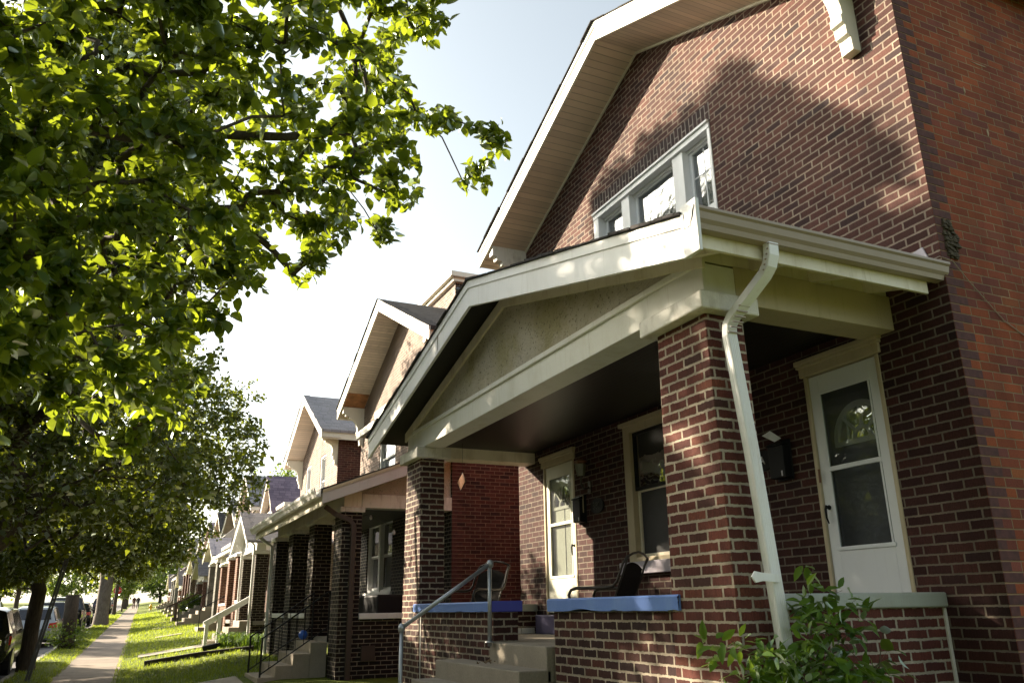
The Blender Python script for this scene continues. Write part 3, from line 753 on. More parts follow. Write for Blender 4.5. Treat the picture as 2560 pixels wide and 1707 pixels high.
tapered_column(H1, 11.1, -3.99, -3.63, 0.1, 3.61, 0.8, 0.62, M['brick_parapet'], M['cap_paint'], caph=0.148, capo=0.09)
# parapets with painted caps
def ledge_cap(x0, x1, y0, y1, z0, z1, name, mat, par, seed):
    """cap slab whose lower front edge is chipped"""
    rr = random.Random(seed); m = MB(); n = max(4, int(abs(x1 - x0) / 0.07)); top = []; 
    ch = lambda t: 0.0 if rr.random() < 0.72 else rr.uniform(0.0, 0.012)
    zl = [z0 + ch(i) + (0.02 * max(0, math.sin((i / n - .58) * 14)) if .55 < i / n < .8 and seed == 1 else 0) for i in range(n + 1)]
    for i in range(n):
        a = x0 + (x1 - x0) * i / n; b_ = x0 + (x1 - x0) * (i + 1) / n
        m.quad((a, y1, zl[i]), (b_, y1, zl[i + 1]), (b_, y1 + 0.004, z1 - 0.015), (a, y1 + 0.004, z1 - 0.015))
        m.quad((a, y1 + 0.004, z1 - 0.015), (b_, y1 + 0.004, z1 - 0.015), (b_, y1 - 0.012, z1), (a, y1 - 0.012, z1))
        m.quad((a, y0, zl[i]), (b_, y0, zl[i + 1]), (b_, y1, zl[i + 1]), (a, y1, zl[i]))
    m.quad((x0, y1 - 0.012, z1), (x1, y1 - 0.012, z1), (x1, y0, z1), (x0, y0, z1))
    m.quad((x0, y0, z0), (x0, y1, z0), (x0, y1 - 0.012, z1), (x0, y0, z1))
    m.quad((x1, y0, z0), (x1, y0, z1), (x1, y1 - 0.012, z1), (x1, y1, z0))
    m.quad((x0, y0, z0), (x0, y0, z1), (x1, y0, z1), (x1, y0, z0))
    return m.build(name, mat, par)
p = MB().box(5.04, 6.97, PY - 0.3, PY - 0.01, 0.1, 1.565).build('porch_parapet', M['brick_parapet'], H1, bevel=0.006)
ledge_cap(4.98, 7.0, PY - 0.33, PY + 0.04, 1.565, 1.675, 'parapet_cap', M['blue'], p, 1)
p = MB().box(8.35, 10.78, PY - 0.3, PY - 0.01, 0.1, 1.565).build('porch_parapet', M['brick_parapet'], H1, bevel=0.006)
c = ledge_cap(8.33, 10.9, PY - 0.33, PY + 0.04, 1.565, 1.67, 'parapet_cap', M['blue'], p, 2)
MB().box(8.3, 8.33, PY - 0.335, PY + 0.045, 1.562, 1.674).build('cap_end', M['blue_deep'], p, bevel=0.01)
MB().box(10.7, 10.79, PY - 0.008, PY + 0.0, 0.1, 1.56).build('mortar_joint', M['cap_paint'], p)
p = MB().box(PX0 - 0.02, PX0 + 0.26, FY, -3.99, 0.1, 1.56).build('porch_parapet', M['brick_porch'], H1)
MB().box(PX0 - 0.06, PX0 + 0.3, FY + 0.002, -3.98, 1.56, 1.665).build('parapet_cap', M['grey_stone'], p, bevel=0.012)
MB().box(PX0 - 0.034, PX0 + 0.0, FY + 0.001, FY + 0.03, 0.1, 1.556).build('mortar_joint', M['cap_paint'], p)
p = MB().box(PX1 - 0.24, PX1, FY, -3.99, 0.1, 1.55).build('porch_parapet', M['brick_parapet'], H1)
MB().box(PX1 - 0.28, PX1 + 0.03, FY + 0.002, -3.98, 1.55, 1.65).build('parapet_cap', M['grey_stone'], p, bevel=0.01)
wb = MB()
for i in range(7): wb.box(PX1 - 0.26, PX1 - 0.241, FY + 0.05 + i * 0.22, FY + 0.26 + i * 0.22, FZ, FZ + 0.075)
wb.build('white_base_bricks', M['white'], p, bevel=0.004)
MB().box(9.9, 10.95, FY + 0.004, FY + 0.15, FZ, 1.5).build('door_step', M['purple'], H1, bevel=0.01)
MB().box(4.5, 5.6, FY, FY + 0.3, FZ, 1.3).build('door_step', M['grey_stone'], H1, bevel=0.01)
# concrete stairs
st = MB(); zt = FZ; fr = -3.6
st.box(7.02, 8.32, PY - 0.3, fr, FZ - 0.3, FZ + 0.012)
for i in range(1, 6):
    zt = FZ - 0.185 * i; f2 = fr + 0.28 * i
    st.box(7.02 - 0.0, 9.2 if i > 0 else 8.3, PY + 0.0 if i == 1 else f2 - 0.28, f2, 0.05, zt)
st.build('porch_steps', M['concrete'], H1, bevel=0.012)
# pebbled gable
GX, GZ, GS = 7.93, 5.14, 0.258                                   # ridge of the porch roof
s = MB(); yy = PY + 0.005
ap = GZ - 0.16 - 0.0
s.prism([(PX0 + 0.05, 4.05), (PX1 - 0.05, 4.05), (PX1 - 0.05, ap - GS * (PX1 - 0.05 - GX)), (GX, ap), (PX0 + 0.05, ap - GS * (GX - PX0 - 0.05))], 'y', yy - 0.1, yy)
s.build('pebbled_gable', M['stucco'], H1)
for sx, h in ((1, 3.55), (-1, 3.55)):
    f = MB(); y0 = yy + 0.03
    f.hexa([(GX, yy, ap - 0.11), (GX + sx * h, yy, ap - 0.11 - GS * h), (GX + sx * h, y0, ap - 0.11 - GS * h), (GX, y0, ap - 0.11),
            (GX, yy, ap + 0.02), (GX + sx * h, yy, ap + 0.02 - GS * h), (GX + sx * h, y0, ap + 0.02 - GS * h), (GX, y0, ap + 0.02)])
    f.build('gable_trim', M['beam'], H1, bevel=0.004)
gable_roof(H1, GX, GZ, GS, 4.08, 3.93, -3.2, FY + 0.01, M['shingle_black'], M['white'], M['black_wood'], M['beam'], fh=0.32, thick=0.07, sof_drop=0.085, name='porch_roof', fname='porch_fascia', wall_y=FY + 0.01)
# seam strip on the porch fascia
zz = GZ - GS * 1.0
MB().hexa([(GX + 1.0, -3.2 + 0.0015, zz - 0.31), (GX + 1.006, -3.2 + 0.0015, zz - 0.31), (GX + 1.006, -3.198, zz - 0.31), (GX + 1.0, -3.198, zz - 0.31),
           (GX + 1.0, -3.2 + 0.0015, zz - 0.03), (GX + 1.006, -3.2 + 0.0015, zz - 0.03), (GX + 1.006, -3.184, zz - 0.03), (GX + 1.0, -3.184, zz - 0.03)]).build('fascia_seam', M['gutter'], H1)
# gutter along the right eave
gx = 3.99; gz = GZ - GS * 3.93
prof = [(gx, gz - 0.02), (gx, gz - 0.135), (gx - 0.075, gz - 0.135), (gx - 0.085, gz - 0.1), (gx - 0.105, gz - 0.075), (gx - 0.115, gz - 0.03), (gx - 0.13, gz - 0.015), (gx - 0.13, gz + 0.005), (gx - 0.118, gz + 0.005), (gx - 0.118, gz - 0.01), (gx - 0.1, gz - 0.03), (gx - 0.09, gz - 0.07), (gx - 0.07, gz - 0.095), (gx - 0.068, gz - 0.125), (gx - 0.01, gz - 0.125), (gx - 0.01, gz - 0.02)]
MB().prism(prof, 'y', FY - 0.03, -3.17).build('gutter', M['gutter'], H1)
e = [(gx, gz - 0.02), (gx, gz - 0.135), (gx - 0.075, gz - 0.135), (gx - 0.085, gz - 0.1), (gx - 0.105, gz - 0.075), (gx - 0.115, gz - 0.03), (gx - 0.13, gz - 0.015), (gx - 0.13, gz + 0.005)]
MB().prism(e, 'y', FY - 0.034, FY - 0.03).build('gutter_end', M['gutter'], H1)
MB().box(gx + 0.002, gx + 0.03, FY + 0.1, -3.24, gz - 0.235, gz - 0.06).build('eave_fascia', M['beam'], H1, bevel=0.004)
MB().box(gx - 0.14, gx + 0.03, -3.199, -3.17, gz - 0.33, gz + 0.05).build('fascia_end', M['white'], H1, bevel=0.004)
# rafter tails under the eave
for yv in (-3.55, -4.15, -4.75, -5.35):
    MB().hexa([(gx + 0.03, yv - 0.025, gz - 0.2), (PX0 + 0.05, yv - 0.025, gz - 0.08), (PX0 + 0.05, yv + 0.025, gz - 0.08), (gx + 0.03, yv + 0.025, gz - 0.2),
             (gx + 0.03, yv - 0.025, gz - 0.09), (PX0 + 0.05, yv - 0.025, gz + 0.02), (PX0 + 0.05, yv + 0.025, gz + 0.02), (gx + 0.03, yv + 0.025, gz - 0.09)]).build('rafter_tail', M['beam'], H1)
MB().box(PX0 + 0.02, PX0 + 0.05, FY + 0.01, PY - 0.002, 4.042, 4.16).build('eave_blocking', M['beam'], H1)
# downspout
def bend(p, q, r_, n=5):
    return [tuple(Vector(p).lerp(Vector(q), i / n)) for i in range(n + 1)]
ds = [(gx - 0.06, -3.86, gz - 0.13), (gx - 0.055, -3.86, gz - 0.22), (gx - 0.03, -3.855, gz - 0.29), (gx + 0.02, -3.85, gz - 0.34), (4.2, -3.79, 3.62), (4.28, -3.765, 3.55), (4.315, -3.755, 3.5), (4.325, -3.755, 3.42), (4.3, -3.82, 2.6), (4.27, -3.85, 1.9), (4.24, -3.88, 1.2), (4.2, -3.93, 0.5)]
d = MB().rtube(ds, 0.088, 0.065, (0, 1, 0)).build('downspout', M['downspout'], H1, bevel=0.006)
rb = MB()
for yo in (-0.032, -0.016, 0.0, 0.016, 0.032):
    rb.rtube([(p[0] - 0.032, p[1] + yo, p[2]) for p in ds[7:]], 0.005, 0.006, (0, 1, 0))
for yo in (-0.02, 0.0, 0.02):
    rb.rtube([(p[0] + yo, p[1] + 0.044, p[2]) for p in ds[7:]], 0.006, 0.005, (1, 0, 0))
rb.build('downspout_ribs', M['downspout'], d)
for a, b in ((ds[0], ds[3]), (ds[4], ds[7])):
    cr = MB()
    for i in range(6):
        c = Vector(a).lerp(Vector(b), (i + .5) / 6)
        cr.box(c.x - 0.04, c.x - 0.027, c.y - 0.046, c.y + 0.046, c.z - 0.004, c.z + 0.004)
    cr.build('elbow_crimps', M['gutter'], d)
s = MB().prism([(-3.72, 1.79), (-3.66, 1.8), (-3.63, 1.765), (-3.66, 1.73), (-3.72, 1.74), (-3.86, 1.73), (-3.86, 1.78)], 'x', 4.205, 4.217)
s.build('pipe_strap', M['downspout'], d)
# lavender flashing where the roof meets the wall
MB().prism([(3.98, gz + 0.015), (4.5, gz + 0.14), (4.04, gz + 0.2)], 'y', FY + 0.001, FY + 0.012).build('flashing', M['lav'], H1)

for jx in (6.1, 8.9):
    MB().box(jx, jx + 0.006, PY - 0.002, PY + 0.0012, 3.765, 3.998).build('board_joint', M['cap_paint'], H1)
# ---- things on and around house 1
t = thing('handrail', 'grey galvanised pipe handrail on the concrete steps between the blue ledges', 'handrail', (8.2, -3.6, 0.4))
MB().tube([(8.2, -3.55, FZ - 0.02), (8.2, -3.555, 2.05)], 0.021, 10).build('upper_post', M['galv'], t, smooth=True)
MB().tube([(8.2, -2.6, 0.35), (8.2, -2.6, 1.42)], 0.021, 10).build('lower_post', M['galv'], t, smooth=True)
MB().tube([(8.2, -3.56, 2.05), (8.2, -2.6, 1.43)], 0.021, 10).build('rail', M['galv'], t, smooth=True)
for c in ((8.2, -3.56, 2.05), (8.2, -2.6, 1.43)):
    MB().lathe([(0.005, -0.045), (0.032, -0.035), (0.036, 0.0), (0.03, 0.03), (0.008, 0.042)], c, 12).build('pipe_fitting', M['galv'], t, smooth=True)
j = MB(); j.lathe([(0.05, 0.0), (0.05, 0.012), (0.025, 0.02)], (8.2, -3.55, FZ + 0.012), 12)
j.build('base_flange', M['galv'], t, smooth=True)

def patio_chair(name, label, loc, rz):
    """sling patio armchair; local +x is where the sitter faces"""
    t = thing(name, label, 'chair', loc, 'patio armchairs on the porch', rz)
    for s in (-1, 1):
        y = 0.27 * s
        MB().tube([(-0.5, y, 0.92), (-0.44, y * 1.02, 0.84), (-0.36, y * 1.05, 0.66), (-0.3, y * 1.06, 0.6), (-0.2, y * 1.08, 0.585), (0.22, y * 1.08, 0.59), (0.3, y * 1.08, 0.57), (0.335, y * 1.08, 0.51), (0.31, y * 1.07, 0.44), (0.27, y * 1.06, 0.41), (0.275, y * 1.05, 0.2), (0.29, y * 1.06, 0.0)],
                  [0.013, 0.015, 0.017, 0.019, 0.02, 0.02, 0.019, 0.018, 0.017, 0.021, 0.015, 0.015], 8).build('arm', M['bronze'], t, smooth=True, local=True)
        MB().tube([(-0.26, y, 0.38), (-0.34, y, 0.18), (-0.42, y, 0.0)], 0.014, 8).build('rear_leg', M['bronze'], t, smooth=True, local=True)
    f = MB(); 
    f.tube([(-0.5, -0.27, 0.92), (-0.515, -0.14, 0.965), (-0.52, 0, 0.985), (-0.515, 0.14, 0.965), (-0.5, 0.27, 0.92)], 0.014, 8)
    for y in (-0.24, 0.24):
        f.tube([(-0.5, y, 0.92), (-0.4, y, 0.7), (-0.3, y, 0.5), (-0.25, y, 0.4), (-0.1, y, 0.37), (0.27, y, 0.42)], 0.012, 8)
    f.tube([(0.27, -0.28, 0.42), (0.27, 0.28, 0.42)], 0.012, 8); f.tube([(-0.3, -0.26, 0.4), (-0.3, 0.26, 0.4)], 0.012, 8)
    f.build('frame', M['bronze'], t, smooth=True, local=True)
    sl = MB(); prof = [(-0.455, 0.82, 0.19), (-0.47, 0.86, 0.12), (-0.475, 0.875, 0.0)]
    rows = [(-0.43, 0.8), (-0.4, 0.7), (-0.35, 0.6), (-0.3, 0.5), (-0.25, 0.41), (-0.12, 0.375), (0.05, 0.385), (0.25, 0.42)]
    n = 8
    for i in range(len(rows) - 1):
        for k in range(n):
            ya, yb = -0.23 + 0.46 * k / n, -0.23 + 0.46 * (k + 1) / n
            arch = (lambda y: 0.07 * (1 - (y / 0.23) ** 2)) if i == 0 else (lambda y: 0)
            (xa, za), (xb, zb) = rows[i], rows[i + 1]
            sl.quad((xa, ya, za + arch(ya)), (xa, yb, za + arch(yb)), (xb, yb, zb), (xb, ya, zb))
    o = sl.build('sling_seat', M['sling'], t, local=True)
    so = o.modifiers.new('thick', 'SOLIDIFY'); so.thickness = 0.006
    return t
patio_chair('patio_chair', 'bronze sling armchair under the porch window, its curled arms above the long blue ledge', (8.2, -4.95, FZ), R(28)).scale = (0.9, 0.9, 0.93)
patio_chair('patio_chair', 'dim sling armchair at the far end of the porch, behind the handrail', (10.75, -4.4, FZ), R(118))

def mailbox(name, label, x, z, lidopen):
    t = thing(name, label, 'mailbox', (x, FY, z))
    b = MB().box(x - 0.1, x + 0.1, FY + 0.002, FY + 0.11, z, z + 0.3); b.box(x - 0.105, x + 0.105, FY + 0.002, FY + 0.02, z - 0.02, z + 0.36)
    b.build('box', M['black'], t, bevel=0.006)
    MB().hexa([(x - 0.108, FY + 0.02, z + 0.3), (x + 0.108, FY + 0.02, z + 0.3), (x + 0.108, FY + 0.125, z + 0.302), (x - 0.108, FY + 0.125, z + 0.302),
               (x - 0.108, FY + 0.02, z + 0.36), (x + 0.108, FY + 0.02, z + 0.36), (x + 0.108, FY + 0.125, z + 0.315), (x - 0.108, FY + 0.125, z + 0.315)]).build('lid', M['black'], t, bevel=0.004)
    MB().box(x - 0.07, x - 0.055, FY + 0.111, FY + 0.114, z + 0.01, z + 0.06).build('catch', M['chrome'], t)
    return t
mailbox('mailbox', 'black wall mailbox between the downspout pier and the grey-glazed white door', 5.86, 2.72, 1)
mailbox('mailbox', 'small black mailbox stuffed with mail beside the sunlit left door', 9.72, 2.68, 1)
l = MB().hexa([(5.86, FY + 0.1, 3.06), (5.77, FY + 0.1, 3.08), (5.85, FY + 0.15, 3.16), (5.965, FY + 0.15, 3.135), (5.86, FY + 0.104, 3.06), (5.77, FY + 0.104, 3.08), (5.85, FY + 0.154, 3.16), (5.965, FY + 0.154, 3.135)])
lt = l.build('letter', M['paper']); tag(lt, 'printed white envelope sticking out of the mailbox near the right door', 'letter')
l = MB(); l.box(9.69, 9.84, FY + 0.06, FY + 0.075, 2.78, 3.02)
tag(l.build('letter', M['paper']), 'white paper notice hanging from the mailbox beside the left door', 'letter')
l = MB(); l.box(9.61, 9.68, FY + 0.05, FY + 0.062, 2.8, 3.03)
tag(l.build('envelope', M['cream']), 'tan envelope tucked next to the white notice in the left mailbox', 'envelope')
t = thing('wall_lantern', 'dim glass coach lantern on the dark brick above the left mailbox', 'lamp', (9.5, FY, 3.3))
MB().lathe([(0.05, 0), (0.085, 0.02), (0.095, 0.03), (0.06, 0.05)], (9.5, FY + 0.14, 3.43), 6).build('lamp_roof', M['amber'], t)
MB().lathe([(0.05, 0.0), (0.078, 0.16)], (9.5, FY + 0.14, 3.265), 6).build('lamp_glass', flat_mat('lantern_glass', (0.2, 0.2, 0.16), 0.2), t)
m = MB().tube([(9.5, FY + 0.0, 3.12), (9.5, FY + 0.1, 3.1), (9.5, FY + 0.14, 3.16), (9.5, FY + 0.14, 3.265)], 0.012, 8); m.box(9.46, 9.54, FY + 0.001, FY + 0.02, 3.04, 3.2)
m.build('lamp_arm', M['bronze'], t)
def plaque(label, x, z, txt, mat, size):
    t = thing('number_plaque', label, 'plaque', (x, FY, z))
    MB().prism([(x + 0.17 * math.cos(a), z + 0.1 * math.sin(a)) for a in [i * math.pi / 12 for i in range(24)]], 'y', FY + 0.002, FY + 0.022).build('plate', M['black'], t, bevel=0.004)
    cu = bpy.data.curves.new('digits', 'FONT'); cu.body = txt; cu.size = size; cu.align_x = 'CENTER'; cu.align_y = 'CENTER'; cu.extrude = 0.004
    o = text_mesh('digits', cu); o.parent = t
    o.location = (0, 0.026, 0); o.rotation_euler = (R(90), 0, R(180)); o.data.materials.append(mat)
    return t
plaque('dark oval number plaque on the brick between the left mailbox and front window', 9.32, 2.86, '382', M['steel'], 0.13)
plaque('dark oval plaque half hidden behind the right porch pier', 6.14, 2.93, 'A', M['paper'], 0.11)
t = thing('hanging_ornament', 'amber diamond glass ornament hanging from the left porch beam', 'ornament', (10.05, -3.95, 3.3))
o = MB().prism([(10.0 - .03, 3.3), (10.15 + .02, 3.2), (10.02 + .02, 3.08), (9.87, 3.18)], 'y', -3.955, -3.945).build('glass', M['amber'], t)
g = MB()
pp = [(9.99, 3.3), (10.17, 3.2), (10.04, 3.08), (9.87, 3.18)]
g.tube([(a, -3.95, b) for a, b in pp + pp[:1]], 0.007, 6); g.tube([(10.0, -3.95, 3.3), (10.0, -3.95, 3.7)], 0.002, 4)
g.build('wire_frame', M['black'], t)
# pigeon on the porch rake
def pigeon(loc, rz):
    t = thing('pigeon', 'small grey pigeon perched on the peak of the porch roof', 'bird', loc, rz=rz)
    m = MB(); n = 12
    st = [(-0.2, 0.045, 0.006, .02), (-0.14, 0.06, 0.028, .018), (-0.08, 0.085, 0.05, .045), (0.0, 0.105, 0.062, .06), (0.06, 0.125, 0.055, .058), (0.095, 0.16, 0.036, .038), (0.105, 0.195, 0.026, .026), (0.115, 0.22, 0.03, .03), (0.135, 0.228, 0.022, .022), (0.15, 0.226, 0.008, .008), (0.172, 0.218, 0.003, .003)]
    for (x, z, rw, rh) in st:
        for k in range(n):
            a = 2 * math.pi * k / n; m.v.append((x, rw * math.cos(a), z + rh * math.sin(a)))
    for i in range(len(st) - 1):
        for k in range(n):
            m.f.append((i * n + k, i * n + (k + 1) % n, (i + 1) * n + (k + 1) % n, (i + 1) * n + k))
    m.f.append(tuple(range(n))); m.f.append(tuple(range((len(st) - 1) * n, len(st) * n))[::-1])
    for y in (-0.02, 0.02): m.tube([(0.0, y, 0.06), (0.01, y, 0.0), (0.035, y, 0.0)], 0.005, 5)
    m.build('body', M['feather'], t, smooth=True, local=True)
    return t
pigeon((GX + 0.55, -3.4, GZ - GS * 0.55 + 0.012), R(100))
# debris on the step
m = MB(); rr = random.Random(5)
for i in range(26):
    a = rr.uniform(0, 6.28); q = rr.uniform(0, 0.09); cx, cy = 8.05 + q * math.cos(a) * 1.6, -3.46 + q * math.sin(a); b = rr.uniform(0, 6.28); s_ = rr.uniform(0.015, 0.04); z_ = 1.068 + rr.uniform(0, 0.03)
    m.quad((cx, cy, z_), (cx + s_ * math.cos(b), cy + s_ * math.sin(b), z_ + rr.uniform(0, .02)), (cx + s_ * math.cos(b + .8), cy + s_ * math.sin(b + .8), z_ + rr.uniform(0, .03)))
tag(m.build('dry_leaves', M['dryleaf']), 'clump of dry leaves lying on the second concrete step', 'leaf litter', kind='stuff')
# old nest / moss clump at the house corner and loose cable
m = MB(); rr = random.Random(8)
for i in range(90):
    z_ = rr.uniform(4.2, 4.52); wv = 0.1 * math.sin((z_ - 4.16) / 0.4 * math.pi) + 0.01; y_ = -5.72 - rr.uniform(-0.04, wv); s_ = rr.uniform(0.01, 0.025)
    m.hexa([(3.899 - s_, y_ - s_, z_ - s_), (3.9, y_ - s_, z_ - s_), (3.9, y_ + s_, z_ - s_), (3.899 - s_, y_ + s_ * .6, z_ - s_), (3.9 - s_ * .6, y_ - s_ * .5, z_ + s_), (3.9, y_ - s_ * .8, z_ + s_), (3.9, y_ + s_ * .7, z_ + s_), (3.9 - s_ * .5, y_ + s_ * .4, z_ + s_ * .8)])
tag(m.build('moss_clump', M['moss']), 'brown mossy clump clinging to the house corner above the gutter end', 'moss')
m = MB().tube([(3.95, -5.45, gz + 0.0), (3.9, -5.58, gz + 0.06), (3.87, -5.68, gz + 0.03), (3.88, -5.85, gz - 0.12), (3.89, -6.2, gz - 0.4), (3.89, -6.7, gz - 0.62), (3.89, -7.6, gz - 0.78), (3.89, -9.0, gz - 0.7)], 0.004, 5)
tag(m.build('loose_cable', M['gutter']), 'thin pale cable drooping from the gutter end across the side wall', 'cable')
# ================================================================== GROUND
XS = [-60, -20, 0, 10, 14, 18, 22, 27, 32, 40, 50, 60, 75, 88, 93.5, 98.5, 105, 120, 150, 190, 240, 420]
def strip(name, vs, zf, mat, xs=XS, label=None, kind='structure', thick=0.0):
    m = MB(); n = len(vs)
    for x in xs:
        for v in vs: m.v.append((x, v + sk(x), zf(x, v)))
    for i in range(len(xs) - 1):
        for k in range(n - 1):
            a = i * n + k
            m.f.append((a, a + n, a + n + 1, a + 1))
    o = m.build(name, mat)
    tag(o, label, None, kind=kind)
    return o
LV = [-60, -30, -12, -2.7, -2.2, -1.7, -1.2, -0.8, -0.4, -0.1, 0.02]
g1 = [x for x in XS if x <= 93.5]; g2 = [x for x in XS if x >= 98.5]
xs2 = sorted(set(g1 + [x * 1.0 for x in range(12, 94, 4)]))
strip('lawn', LV, lambda x, v: lawn_z(x, v), M['grass'], xs2)
strip('lawn', LV, lambda x, v: lawn_z(x, v), M['grass'], g2)
strip('sidewalk', [0.02, 1.38], lambda x, v: zg(x) + 0.004, M['sidewalk'])
strip('verge', [1.38, 1.6, 1.9, 2.28], lambda x, v: zg(x) + (0.03 if 1.5 < v < 2 else 0.0), M['grass'], g1)
strip('verge', [1.38, 1.6, 1.9, 2.28], lambda x, v: zg(x) + (0.03 if 1.5 < v < 2 else 0.0), M['grass'], g2)
for xs in (g1, g2):
    m = MB()
    for i in range(len(xs) - 1):
        a, b = xs[i], xs[i + 1]; za, zb = zg(a), zg(b); ya, yb = sk(a), sk(b)
        m.hexa([(a, ya + 2.28, za - .2), (b, yb + 2.28, zb - .2), (b, yb + 2.44, zb - .2), (a, ya + 2.44, za - .2), (a, ya + 2.28, za + .012), (b, yb + 2.28, zb + .012), (b, yb + 2.43, zb + .005), (a, ya + 2.43, za + .005)])
    tag(m.build('kerb', M['kerb']), kind='structure')
strip('street', [2.43, 5, 8, 11.5], lambda x, v: zg(x) - 0.13, M['asphalt'])
strip('street', [-60, -10, 2.5], lambda x, v: lawn_z(x, v) - 0.02 if v < 0 else zg(x) - 0.1, M['asphalt'], [93.4, 98.6])
strip('far_verge', [11.5, 11.6, 13.5], lambda x, v: zg(x) + (0.0 if v > 11.55 else -0.13), M['grass'])
strip('far_sidewalk', [13.5, 15.0], lambda x, v: zg(x) + 0.004, M['sidewalk'])
strip('far_lawn', [15.0, 18, 60], lambda x, v: zg(x) + (0.0 if v < 16 else 0.4), M['grass'])
# big sheet to the horizon
m = MB().quad((-900, -900, -0.6), (2500, -900, -0.6), (2500, 900, -0.6), (-900, 900, -0.6))
tag(m.build('ground', M['grass']), kind='structure')
# dirt edge between lawn and sidewalk
rr = random.Random(4)
def path_to(x0, x1, v0, v1, name='path'):
    m = MB(); n = 8
    for i in range(n + 1):
        v = v0 + (v1 - v0) * i / n
        for x in (x0, x1): m.v.append((x, v + sk(x), lawn_z(x, v) + 0.04))
    for i in range(n): m.f.append((2 * i, 2 * i + 1, 2 * i + 3, 2 * i + 2))
    for i in range(n):
        v = v0 + (v1 - v0) * i / n; w_ = v0 + (v1 - v0) * (i + 1) / n
        m.quad((x0, v + sk(x0), lawn_z(x0, v) + .04), (x0, w_ + sk(x0), lawn_z(x0, w_) + .04), (x0, w_ + sk(x0), lawn_z(x0, w_) - .1), (x0, v + sk(x0), lawn_z(x0, v) - .1))
    tag(m.build(name, M['path']), kind='structure')

# ================================================================== OTHER HOUSES
def steps_mb(x0, x1, ytop, zt, zb, n, run=0.28):
    m = MB(); h = (zt - zb) / n
    for i in range(n):
        m.box(x0, x1, ytop - 0.05, ytop + run * (i + 1), zb - 0.1, zt - h * i - (0.0 if i else 0.0))
        if i: pass
    return m
def stairs(par, x0, x1, ytop, zt, zb, n, mat, run=0.28, name='porch_steps'):
    m = MB(); h = (zt - zb) / n
    for i in range(n):
        a = ytop + run * i; m.box(x0, x1, a - (0.0 if i == 0 else 0.0), a + run, zb - 0.15, zt - h * i)
    return m.build(name, mat, par, bevel=0.012)

def simple_house(label, x0, x1, zb, apex, slope, brick, side, roofm, porch, wins, gable=None, fas=None, sof=None, front_y=None, over=0.65, side_name='side_wall', bracket=True, extra=None, deep=12.0):
    """gable fronted brick house; gable = (x0,x1) of the gabled part"""
    fy = (-5.6 + sk((x0 + x1) / 2)) if front_y is None else front_y
    fas = fas or M['cream_clean']; sof = sof or M['soffit']
    par = thing('brick_house', label, 'house', ((x0 + x1) / 2, fy, zb), 'brick houses along the street')
    ga, gb = gable or (x0, x1); xr = (ga + gb) / 2
    top = lambda x: apex - 0.28 - slope * abs(x - xr)
    holes = [wn[:4] for wn in wins]
    out = [(x0, zb), (x1, zb), (x1, top(gb))]
    if gable and gb < x1 - 0.05: out += [(gb, top(gb))]
    out += [(xr, top(xr))]
    if gable and ga > x0 + 0.05: out += [(ga, top(ga))]
    out += [(x0, top(ga))]
    MB().wall(out, holes, fy, 0.15).build('front_wall', brick, par)
    w = MB(); e = top(ga) if not gable else top(ga)
    w.quad((x0, fy, zb), (x0, fy, top(ga)), (x0, fy - deep, top(ga)), (x0, fy - deep, zb))
    w.quad((x1, fy, zb), (x1, fy - deep, zb), (x1, fy - deep, top(gb)), (x1, fy, top(gb)))
    w.quad((x0, fy - deep, zb), (x0, fy - deep, top(ga)), (x1, fy - deep, top(gb)), (x1, fy - deep, zb))
    w.build(side_name, side, par)
    q = MB(); k = 0; z = 0.0745 * math.ceil(zb / 0.0745)
    while z < top(ga) - 0.08:
        q.box(x0 - 0.003, x0 + 0.02, fy - (0.22 if k % 2 == 0 else 0.11), fy - 0.003, z + 0.006, z + 0.068); z += 0.0745; k += 1
    q.build('corner_quoin', M['brick_plain'], par)
    h = (gb - ga) / 2 + 0.35
    gable_roof(par, xr, apex, slope, h, h, fy + over, fy - deep - 0.3, roofm, fas, sof, sof, fh=0.32, wall_y=fy, name='roof', sof_drop=0.28)
    for sx, xe in ((1, gb + 0.3), (-1, ga - 0.3)):               # eave boards on the sides
        MB().box(xe - 0.02 if sx > 0 else xe, xe if sx > 0 else xe + 0.02, fy - deep, fy + over - 0.04, apex - slope * (h - .05) - 0.33, apex - slope * (h - .05) - 0.1).build('eave_fascia', fas, par)
    if gable:
        MB().box(x0 - 0.2, x1 + 0.2, fy - deep, fy + 0.12, top(ga), top(ga) + 0.16).build('cornice', fas, par, bevel=0.01)
    if bracket:
        for bx in (ga + 0.05, gb - 0.2):
            bracket_mb(bx, bx + 0.14, fy, top(bx + .07), over * 0.92, 1.05).build('eave_bracket', fas, par)
    for wn in wins:
        sash_window(par, *wn[:4], fy, M['white'], M['glass_up'] if len(wn) > 4 and wn[4] else M['glass'], sill=M['white'] if not (len(wn) > 5) else None, depth=0.12, curtain=M['curtain'] if len(wn) > 4 and wn[4] else None)
    return par, fy

# ---- house 2: shed roofed porch, dark piers
H2Y = -5.75
H2, fy = simple_house('dark brick house with shed porch and black piers next to the large house', 15.1, 22.3, 0.2, 9.04, 0.5, M['brick_tan'], M['brick_red'], M['shingle_black'], None,
                      [(19.0, 21.2, 2.0, 3.72, False), (17.0, 17.85, 1.25, 3.5, False, 1), (16.2, 17.6, 4.9, 5.9, True, 1), (19.0, 20.4, 4.6, 5.9, True)], fas=M['cream_clean'], sof=M['soffit_old'], front_y=H2Y)
